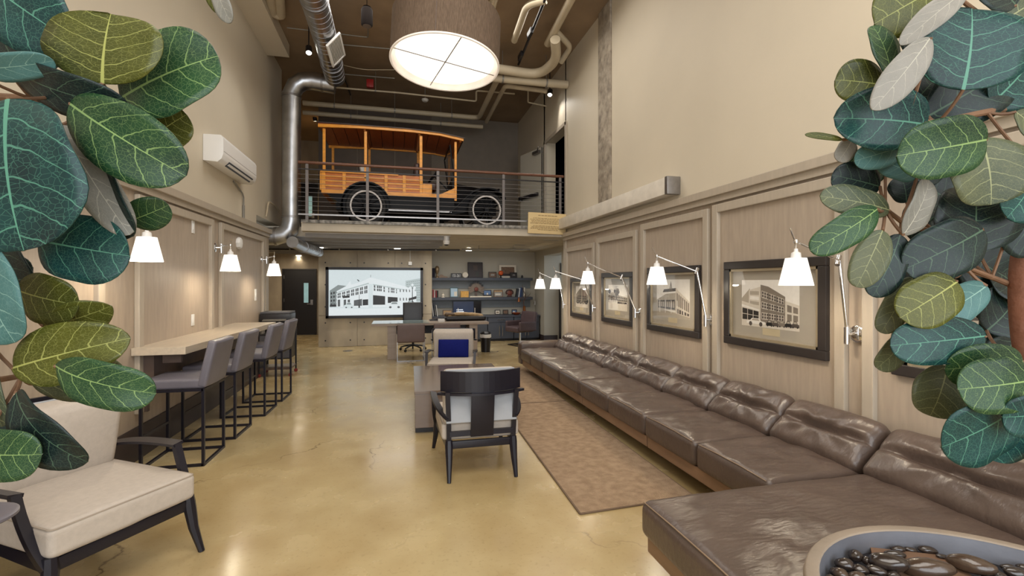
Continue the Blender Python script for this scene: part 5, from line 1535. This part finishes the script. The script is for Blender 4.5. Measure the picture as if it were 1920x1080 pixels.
obj('branch', G().tube([(0, 0, .1), (-.02, 0, .35), (.03, -.03, .55), (-.05, -.02, .72), (-.06, 0, .85)], [.012, .012, .01, .008, .004], 8).tube([(.03, -.03, .55), (-.14, -.05, .42), (-.26, -.06, .36)], [.009, .007, .003], 6).tube([(.0, -.01, .42), (.14, -.06, .56), (.17, -.05, .62)], [.009, .006, .003], 6)
    .tube([(-.14, -.05, .42), (-.2, -.04, .5)], [.005, .002], 6), m_('branch_bark', 78, 52, 42), br)
tag(obj('wooden_bowl', G().lathe([(0, 0), (.06, 0), (.13, .05), (.14, .06), (.13, .06), (.06, .015), (0, .015)], 24), m_('orange_wood', 150, 70, 36), loc=on(968, 3, 12.9)), 'shallow orange wooden bowl on the worktop by the branch', 'bowl')

am = thing('dark_armchair', 'dark upholstered armchair on a metal frame by the cabinets', 'chair', (3.05, 11.75, 0), math.radians(112))
M_am = mat('plum_upholstery', rgb(74, 58, 60), .55, var=.1, vs=10)
obj('seat', G().rbox((.27, .27, .07), .04, n=4, k=2), M_am, am, loc=(0, .02, .42))
obj('backrest', G().rbox((.30, .05, .24), .04, n=5, k=2, M=Matrix.Rotation(.18, 4, 'X')), M_am, am, loc=(0, -.27, .62))
for s in (-1, 1): obj('arm', G().rbox((.04, .26, .12), .03, n=4, k=2), M_am, am, loc=(s * .29, -.02, .50))
obj('pedestal', G().tube([(0, 0, .02), (0, 0, .37)], .025, 10), M_chrome, am)
obj('base_frame', G().tube([(-.22, .22, .014), (.22, .22, .014), (.22, -.22, .014), (-.22, -.22, .014), (-.22, .22, .014)], .013, 6).tube([(-.22, 0, .014), (.22, 0, .014)], .013, 6), M_black, am)

t = thing('thermostat', 'small white thermostat on the grey wall right of the shelves', 'thermostat', at(1003, 568, X=3.9))
obj('housing', G().span((-.025, -.06, -.06), (0, .06, .06), bev=.006), M_white, t)
obj('dial', G().span((-.030, -.02, -.015), (-.024, .02, .025)), M_concd, t, smooth=0)
t = thing('tall_cabinet', 'tall black cabinet seen through the opening right of the office', 'cabinet', (4.86, 12.17, 0))
obj('body', G().span((-.55, -.2, .05), (.55, .2, 1.45), bev=.005), M_black, t, smooth=0)
obj('door', G().span((-.53, -.22, .08), (-.01, -.2, 1.42), bev=.003), M_black, t, smooth=0)
obj('door', G().span((.01, -.22, .08), (.53, -.2, 1.42), bev=.003), M_black, t, smooth=0)
obj('foot', G().span((-.5, -.15, 0), (.5, .15, .05)), M_black, t, smooth=0)
t = thing('dark_picture', 'dark picture on the wall beyond the opening right of the office', 'picture', (4.58, 12.39, 1.98))
obj('frame', G().span((-.22, -.03, -.16), (.22, 0, .16), bev=.004), M_black, t, smooth=0)
obj('spots', G().lathe([(0, -.001), (.03, 0)], 12, M=Matrix.Translation((-.08, -.031, .05)) @ Matrix.Rotation(PI / 2, 4, 'X')).lathe([(0, -.001), (.025, 0)], 12, M=Matrix.Translation((.06, -.031, -.05)) @ Matrix.Rotation(PI / 2, 4, 'X')), P_grey, t)

# printer on its stand at the corner by the hall
pn = thing('printer', 'black office printer on a cart at the far end of the counter', 'printer', (-2.02, 9.0, .92))
obj('body', G().span((-.24, -.22, 0), (.24, .22, .15), bev=.012), M_black, pn)
obj('paper_tray', G().box((.0, -.24, .05), (.36, .12, .015), rot=(.15, 0, 0)), M_conduit, pn, smooth=0)
obj('scanner_lid', G().span((-.235, -.21, .152), (.235, .22, .18), bev=.008), m_('printer_grey', 74, 74, 80), pn)
cr = thing('printer_cart', 'dark cart under the printer at the far end of the counter', 'cart', (-2.02, 9.0, 0))
obj('top_shelf', G().span((-.26, -.24, .88), (.26, .24, .918)), M_apron, cr, smooth=0)
obj('low_shelf', G().span((-.25, -.23, .12), (.25, .23, .15)), M_apron, cr, smooth=0)
obj('drawer_box', G().span((-.24, -.23, .30), (.24, .23, .72), bev=.004), M_black, cr, smooth=0)
obj('drawer', G().span((-.23, -.245, .32), (.23, -.23, .70), bev=.003), m_('printer_grey', 74, 74, 80), cr, smooth=0)
for sx in (-1, 1):
    for sy in (-1, 1):
        obj('post', G().span((sx * .245 - .012, sy * .225 - .012, .06), (sx * .245 + .012, sy * .225 + .012, .88)), M_black, cr, smooth=0)
        obj('wheel', G().lathe([(0, -.015), (.03, -.013), (.03, .013), (0, .015)], 14, M=Matrix.Translation((sx * .245, sy * .225, .03)) @ Matrix.Rotation(PI / 2, 4, 'X')), m_('red_wheel', 130, 40, 34), cr)
# round floor outlet
p = at(652, 658, Z=0)
tag(obj('floor_outlet', G().lathe([(0, 0), (.11, 0), (.11, .004), (.09, .008), (0, .008)], 28), M_steel, loc=(p.x, p.y, 0)), 'round metal floor outlet in front of the concrete wall', 'outlet')
# ---------------------------------------------------------------- fiddle leaf figs at both edges of the view
def leaf_material(name, base, dark, vein, rough=.34, vs=.75, tert=.30):
    m = bpy.data.materials.new(name)
    m.use_nodes = True
    nt = m.node_tree; N, L = nt.nodes, nt.links
    b = N['Principled BSDF']
    b.inputs['Roughness'].default_value = rough
    b.inputs['Specular IOR Level'].default_value = .28
    uv = N.new('ShaderNodeUVMap')
    sx = N.new('ShaderNodeSeparateXYZ'); L.new(uv.outputs[0], sx.inputs[0])
    def mth(op, a, c=None):
        n = N.new('ShaderNodeMath'); n.operation = op
        for i, x in enumerate((a, c)):
            if x is None: continue
            if isinstance(x, (int, float)): n.inputs[i].default_value = x
            else: L.new(x, n.inputs[i])
        return n.outputs[0]
    u, v = sx.outputs['X'], sx.outputs['Y']
    s = mth('SUBTRACT', v, .5)
    av = mth('MULTIPLY', mth('ABSOLUTE', s), 2)
    wn = N.new('ShaderNodeTexNoise'); wn.inputs['Scale'].default_value = 5; L.new(uv.outputs[0], wn.inputs['Vector'])
    wob = mth('MULTIPLY', mth('SUBTRACT', wn.outputs['Fac'], .5), .10)
    wid = mth('SUBTRACT', .032, mth('MULTIPLY', u, .026))
    mid = mth('LESS_THAN', av, wid)
    k = mth('SUBTRACT', u, mth('MULTIPLY', mth('POWER', av, 1.4), .32))
    k = mth('MULTIPLY', mth('ADD', mth('ADD', k, wob), mth('MULTIPLY', mth('SIGN', s), .035)), 5.2)
    saw = mth('ABSOLUTE', mth('SUBTRACT', mth('FRACT', k), .5))
    side = mth('LESS_THAN', saw, mth('SUBTRACT', .036, mth('MULTIPLY', av, .020)))
    mp = N.new('ShaderNodeMapping'); mp.inputs['Scale'].default_value = (13, 10, 1); L.new(uv.outputs[0], mp.inputs[0])
    vo = N.new('ShaderNodeTexVoronoi'); vo.feature = 'DISTANCE_TO_EDGE'; vo.inputs['Scale'].default_value = 2.1; L.new(mp.outputs[0], vo.inputs['Vector'])
    te = mth('MULTIPLY', mth('LESS_THAN', vo.outputs['Distance'], .032), tert)
    ve = mth('MAXIMUM', mid, mth('MAXIMUM', mth('MULTIPLY', side, vs), te))
    oi = N.new('ShaderNodeTexCoord')
    n2 = N.new('ShaderNodeTexNoise'); n2.inputs['Scale'].default_value = 9; n2.inputs['Detail'].default_value = 4; L.new(oi.outputs['Object'], n2.inputs['Vector'])
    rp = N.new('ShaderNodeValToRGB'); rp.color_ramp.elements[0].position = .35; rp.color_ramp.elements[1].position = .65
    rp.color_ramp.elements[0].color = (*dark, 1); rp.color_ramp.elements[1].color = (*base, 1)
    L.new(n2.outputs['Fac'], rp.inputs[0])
    mx = N.new('ShaderNodeMix'); mx.data_type = 'RGBA'
    L.new(ve, mx.inputs['Factor']); L.new(rp.outputs[0], mx.inputs['A']); mx.inputs['B'].default_value = (*vein, 1)
    L.new(mx.outputs['Result'], b.inputs['Base Color'])
    bp = N.new('ShaderNodeBump'); bp.inputs['Strength'].default_value = .5; bp.inputs['Distance'].default_value = .002
    bp.invert = True
    L.new(ve, bp.inputs['Height']); L.new(bp.outputs[0], b.inputs['Normal'])
    return m
LM = {
    'teal': leaf_material('leaf_teal', rgb(20, 58, 56), rgb(12, 36, 38), rgb(78, 128, 108)),
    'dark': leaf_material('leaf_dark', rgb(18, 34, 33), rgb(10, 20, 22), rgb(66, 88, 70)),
    'green': leaf_material('leaf_green', rgb(34, 64, 36), rgb(18, 42, 28), rgb(118, 142, 86)),
    'olive': leaf_material('leaf_olive', rgb(72, 74, 22), rgb(42, 48, 16), rgb(142, 144, 80)),
    'grey': leaf_material('leaf_grey', rgb(128, 124, 116), rgb(92, 92, 84), rgb(160, 156, 142), .5, .6, .2),
    'pale': leaf_material('leaf_pale', rgb(72, 108, 106), rgb(48, 84, 80), rgb(122, 154, 142), .45, .6, .2),
    'gol': leaf_material('leaf_grey_olive', rgb(78, 82, 58), rgb(50, 60, 44), rgb(132, 134, 96), .42),
}
M_under = leaf_material('leaf_underside', rgb(128, 138, 118), rgb(98, 112, 96), rgb(160, 164, 138), .6, .6, .15)
M_stem = mat('fig_stem', rgb(104, 74, 50), .7, var=.25, vs=20)
M_bark = mat('fig_bark', rgb(108, 66, 44), .8, var=.3, vs=12, bump=.5, bs=40)

def leaf(parent, base_, tip, wpx, d0, kind, d1=None, roll=0., bend=.06, fold=.10, full=.62, shape=1.05, nt=18, nq=8, sd=0):
    d1 = d0 if d1 is None else d1
    B, T = at(*base_, d=d0), at(*tip, d=d1)
    a = T - B
    L_ = a.length
    a_ = a.normalized()
    mid_ = (B + T) / 2
    rr = random.Random(sd * 13 + 5)
    vd = Vector((SN + rr.uniform(-.22, .22), CS, rr.uniform(-.22, .22))).normalized()
    n = (-vd - a_ * (-vd).dot(a_)).normalized()
    n = Matrix.Rotation(roll, 3, a_) @ n
    s = a_.cross(n)
    pw = 1.9 if full > .65 else 2.35
    W = wpx * (d0 + d1) / 2 / FPX / max(.3, math.cos(roll)) / 2
    def pt(t, q):
        tau = t ** (shape * 1.12)
        wq = max(0, 1 - abs(2 * tau - 1) ** pw) ** (1 / pw) if 0 < t < 1 else 0
        wq = max(wq, .02)
        edge = abs(q)
        wave = .035 * W * math.sin(t * 11 + sd + (2 if q > 0 else 0)) * edge ** 2
        p = B + a * t + s * (q * wq * W)
        p += n * (bend * L_ * 4 * t * (1 - t) + fold * W * wq * (edge ** 1.4) + wave)
        p += s * (.03 * W * math.sin(t * 9 + sd * 2) * edge * (1 if q > 0 else -1) * wq)
        return p, t, .5 + .5 * q * wq
    bm = bmesh.new()
    uvl = bm.loops.layers.uv.new('UVMap')
    fr, bk = [], []
    for i in range(nt + 1):
        t = i / nt
        t = .5 - .5 * math.cos(PI * t)
        fr.append([pt(t, -1 + 2 * j / nq) for j in range(nq + 1)])
    nrm = n * .0016
    V1 = [[bm.verts.new(p[0] - B) for p in r] for r in fr]
    V2 = [[bm.verts.new(p[0] - nrm - B) for p in r] for r in fr]
    def face(vs, us, mi):
        f = bm.faces.new(vs)
        f.material_index = mi
        f.smooth = True
        for l, x in zip(f.loops, us): l[uvl].uv = x
    for i in range(nt):
        for j in range(nq):
            us = [fr[i][j][1:], fr[i + 1][j][1:], fr[i + 1][j + 1][1:], fr[i][j + 1][1:]]
            face([V1[i][j], V1[i + 1][j], V1[i + 1][j + 1], V1[i][j + 1]], us, 0)
            face([V2[i][j + 1], V2[i + 1][j + 1], V2[i + 1][j], V2[i][j]], us[::-1], 1)
    for i in range(nt):
        for j in (0, nq):
            us = [fr[i][j][1:], fr[i + 1][j][1:]] * 2
            face([V1[i][j], V2[i][j], V2[i + 1][j], V1[i + 1][j]], us, 0)
    bmesh.ops.recalc_face_normals(bm, faces=bm.faces)
    me = bpy.data.meshes.new('leaf')
    bm.to_mesh(me); bm.free()
    me.materials.append(LM[kind]); me.materials.append(M_under)
    o = bpy.data.objects.new('leaf', me)
    COL.objects.link(o)
    o.parent = parent
    o.location = B - parent.location
    return B

def fig(lab, pot, trunk_top, nodes, leaves, branches):
    t = thing('fiddle_leaf_fig', lab, 'plant', (pot[0], pot[1], 0))
    o = Vector((pot[0], pot[1], 0))
    obj('pot', G().lathe([(0, 0), (.10, 0), (.135, .36), (.138, .38), (.122, .38), (.118, .33), (0, .33)], 28), M_bowlin, t)
    obj('soil', G().lathe([(.118, .332), (.05, .345), (0, .345)], 20), M_apron, t)
    tp = [Vector((0, 0, .3)), Vector((.005, .005, .8)), Vector((0, 0, 1.15))] + [Vector(q) - o for q in trunk_top]
    obj('trunk', G().tube(smooth_path(tp, .15), .021, 12), M_bark, t)
    for (pts, r) in branches:
        P_ = [(at(x, y, d=d) if len((x, y, d)) == 3 else None) - o for x, y, d in pts]
        obj('branch', G().tube(P_, [r * (1 - .5 * i / max(1, len(P_) - 1)) for i in range(len(P_))], 8), M_stem, t)
    ND = [at(x, y, d=d) for x, y, d in nodes]
    for k, (b, tip, w_, d0, kind, opt) in enumerate(leaves):
        B = leaf(t, b, tip, w_, d0, kind, sd=k * 1.7, **opt)
        n = min(ND, key=lambda q: (q - B).length)
        if (n - B).length < .16:
            obj('petiole', G().tube(bezier(B - o, (B + n) / 2 - o + Vector((0, 0, -.008)), n - o, 4), .0028, 6), M_stem, t)
    return t

D = dict
LEFT = [
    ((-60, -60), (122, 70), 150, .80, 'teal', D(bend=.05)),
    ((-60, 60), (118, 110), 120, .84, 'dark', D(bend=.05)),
    ((192, 156), (208, 26), 228, .76, 'olive', D(shape=1.0, full=.45, bend=.04, fold=.06)),
    ((225, 185), (408, 105), 165, .82, 'green', D(full=.5, bend=.05)),
    ((10, 120), (240, 200), 78, .78, 'dark', D(roll=.6, bend=.10)),
    ((-60, 128), (100, 114), 30, .74, 'pale', D(roll=1.0)),
    ((14, 185), (45, 470), 318, .72, 'teal', D(full=.55, shape=1.15, bend=.05, fold=.05)),
    ((112, 235), (243, 440), 62, .80, 'grey', D(roll=-.5, bend=.08)),
    ((132, 195), (348, 330), 128, .77, 'green', D(shape=1.2, bend=.08, fold=.2)),
    ((282, 262), (350, 215), 90, .86, 'olive', D()),
    ((245, 240), (335, 215), 60, .90, 'teal', D()),
    ((180, 295), (247, 444), 88, .81, 'dark', D(roll=.4)),
    ((240, 415), (316, 385), 55, .84, 'green', D(roll=.5)),
    ((70, 450), (243, 480), 128, .80, 'teal', D(full=.5, shape=1.1)),
    ((-55, 430), (28, 642), 140, .75, 'pale', D(full=.55)),
    ((-10, 440), (60, 560), 80, .86, 'dark', D()),
    ((35, 545), (148, 572), 96, .82, 'olive', D(full=.5)),
    ((82, 612), (208, 574), 46, .84, 'olive', D(roll=.9, full=.8)),
    ((24, 690), (243, 634), 112, .78, 'olive', D(full=.7, bend=.08, fold=.25)),
    ((60, 720), (230, 690), 92, .83, 'gol', D(full=.7)),
    ((104, 686), (292, 738), 88, .76, 'green', D(full=.6, shape=1.3, bend=.12)),
    ((30, 736), (164, 866), 100, .77, 'dark', D(full=.65, bend=.12, fold=.2)),
    ((-50, 850), (78, 852), 98, .74, 'green', D(full=.6)),
    ((-30, 630), (4, 800), 66, .78, 'gol', D(full=.55)),
    ((0, 765), (54, 828), 70, .84, 'dark', D()),
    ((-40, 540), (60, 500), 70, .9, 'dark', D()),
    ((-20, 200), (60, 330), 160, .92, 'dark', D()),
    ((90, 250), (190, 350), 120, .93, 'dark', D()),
    ((400, -40), (433, 42), 34, .80, 'grey', D(roll=.4)),
    ((385, -40), (412, 24), 26, .82, 'olive', D(roll=.3)),
]
LBR = [([(-120, 200, .90), (-30, 180, .88), (60, 185, .84), (130, 175, .82)], .009), ([(-120, 470, .90), (-20, 450, .86), (70, 440, .84)], .008),
       ([(-130, 720, .9), (-20, 715, .84), (40, 705, .80), (110, 688, .78)], .007), ([(-120, 640, .92), (-30, 590, .9), (40, 560, .86)], .006),
       ([(60, 185, .84), (150, 210, .84), (240, 220, .86)], .006)]
LND = [(130, 175, .82), (60, 185, .84), (70, 440, .84), (40, 705, .80), (110, 688, .78), (40, 560, .86), (150, 210, .84), (240, 220, .86), (-20, 715, .84), (-30, 180, .88)]
fig('fiddle leaf fig with large leaves along the left edge', (-.88, .98), [at(-115, 420, d=.92), at(-110, 150, d=.9), at(-90, -200, d=.9)], LND, LEFT, LBR)
RIGHT = [
    ((1770, -30), (1640, 44), 112, .86, 'olive', D(full=.5)),
    ((1815, -20), (1688, 84), 46, .80, 'grey', D(full=.8, roll=.3)),
    ((1745, 70), (1636, 206), 62, .765, 'grey', D(full=.7, roll=.2)),
    ((1672, 148), (1636, 48), 62, .84, 'green', D(full=.6)),
    ((1655, 160), (1566, 150), 78, .86, 'olive', D(full=.5)),
    ((1640, 190), (1600, 230), 50, .9, 'olive', D()),
    ((1806, 168), (1822, 16), 205, .80, 'teal', D(full=.45, shape=.95, bend=.05)),
    ((1740, 218), (1890, 130), 120, .88, 'dark', D(full=.5)),
    ((1690, 215), (1760, 140), 100, .92, 'dark', D()),
    ((1858, 195), (1945, 95), 125, .87, 'teal', D()),
    ((1737, 234), (1564, 222), 112, .835, 'teal', D(full=.55, bend=.10, fold=.3)),
    ((1850, 262), (1682, 292), 112, .76, 'green', D(full=.5, bend=.06, fold=.2)),
    ((1700, 272), (1602, 302), 55, .84, 'pale', D(full=.6)),
    ((1720, 330), (1645, 300), 50, .85, 'pale', D(full=.6)),
    ((1838, 258), (1858, 384), 150, .78, 'gol', D(full=.45, shape=1.1)),
    ((1660, 330), (1595, 295), 62, .88, 'green', D()),
    ((1650, 350), (1560, 328), 66, .87, 'dark', D()),
    ((1668, 394), (1538, 368), 58, .82, 'gol', D(full=.55)),
    ((1645, 392), (1520, 470), 62, .80, 'green', D(full=.5, bend=.08)),
    ((1640, 400), (1608, 438), 30, .86, 'grey', D()),
    ((1694, 440), (1742, 338), 62, .79, 'grey', D(full=.6, roll=.3)),
    ((1700, 380), (1690, 330), 60, .90, 'dark', D()),
    ((1820, 470), (1826, 350), 175, .84, 'dark', D(full=.42, shape=.95)),
    ((1760, 400), (1700, 440), 90, .93, 'dark', D()),
    ((1845, 430), (1695, 505), 105, .82, 'dark', D(full=.5)),
    ((1655, 432), (1606, 538), 56, .80, 'gol', D(full=.5, roll=.3)),
    ((1688, 440), (1636, 556), 62, .83, 'dark', D(full=.55)),
    ((1700, 480), (1660, 540), 60, .92, 'dark', D()),
    ((1795, 528), (1688, 596), 88, .80, 'olive', D(full=.5, roll=.3)),
    ((1790, 520), (1700, 560), 80, .86, 'dark', D()),
    ((1850, 536), (1738, 604), 66, .84, 'pale', D(full=.5)),
    ((1712, 520), (1652, 624), 44, .85, 'gol', D(full=.6, roll=.4)),
    ((1705, 622), (1644, 690), 62, .86, 'gol', D(full=.5)),
    ((1848, 630), (1670, 648), 88, .80, 'teal', D(full=.5, bend=.04)),
    ((1918, 678), (1772, 692), 86, .79, 'green', D(full=.5)),
    ((1940, 712), (1796, 730), 106, .75, 'green', D(full=.5, fold=.05)),
    ((1776, 686), (1744, 780), 96, .85, 'gol', D(full=.45)),
    ((1912, 762), (1766, 838), 138, .77, 'teal', D(full=.42, shape=.95, bend=.04)),
    ((1895, 770), (1862, 864), 120, .80, 'teal', D(full=.5)),
    ((1930, 780), (1915, 858), 90, .82, 'dark', D(full=.5)),
    ((1950, 775), (1880, 782), 84, .74, 'teal', D()),
    ((1945, 320), (1888, 408), 100, .80, 'teal', D()),
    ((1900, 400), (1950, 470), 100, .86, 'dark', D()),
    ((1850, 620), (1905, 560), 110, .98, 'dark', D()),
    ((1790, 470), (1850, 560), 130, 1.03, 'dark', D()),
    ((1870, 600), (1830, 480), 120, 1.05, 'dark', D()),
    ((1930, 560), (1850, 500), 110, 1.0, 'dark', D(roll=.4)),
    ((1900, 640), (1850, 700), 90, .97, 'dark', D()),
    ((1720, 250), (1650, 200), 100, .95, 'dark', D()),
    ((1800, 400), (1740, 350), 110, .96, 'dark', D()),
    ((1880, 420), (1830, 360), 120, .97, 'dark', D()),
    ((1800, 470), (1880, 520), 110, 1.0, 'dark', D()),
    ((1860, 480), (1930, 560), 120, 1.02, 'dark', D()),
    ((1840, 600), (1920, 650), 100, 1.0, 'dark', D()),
    ((1580, 262), (1510, 252), 12, .84, 'olive', D()),
    ((1598, 262), (1572, 302), 36, .86, 'grey', D()),
    ((1905, 10), (1840, -40), 90, .86, 'dark', D()),
    ((1880, 40), (1960, -10), 90, .9, 'gol', D()),
    ((1905, 210), (1950, 260), 60, .84, 'gol', D()),
    ((1750, 130), (1700, 60), 70, .93, 'dark', D()),
    ((1770, 330), (1720, 290), 100, .94, 'dark', D()),
]
RBR = [([(1925, 200, .90), (1850, 210, .86), (1760, 228, .84), (1700, 230, .83)], .007), ([(1915, 420, .92), (1860, 440, .88), (1760, 440, .86), (1690, 415, .84), (1660, 392, .83)], .007),
       ([(1910, 540, .92), (1860, 520, .88), (1810, 500, .85)], .006), ([(1912, 660, .92), (1870, 650, .86), (1800, 650, .84)], .006), ([(1925, 60, .92), (1840, 30, .88), (1790, -10, .84)], .006),
       ([(1860, 520, .88), (1790, 500, .86), (1720, 500, .86)], .005), ([(1912, 720, .92), (1900, 770, .84)], .006)]
RND = [(1700, 230, .83), (1760, 228, .84), (1850, 210, .86), (1690, 415, .84), (1760, 440, .86), (1660, 392, .83), (1810, 500, .85), (1860, 520, .88), (1800, 650, .84), (1870, 650, .86), (1790, -10, .84), (1840, 30, .88), (1720, 500, .86), (1900, 770, .84)]
fig('fiddle leaf fig with many leaves along the right edge', (.98, .47), [at(1922, 640, d=.86), at(1916, 500, d=.90), at(1960, 330, d=.92), at(1990, 60, d=.92), at(1990, -200, d=.92)], RND, RIGHT, RBR)
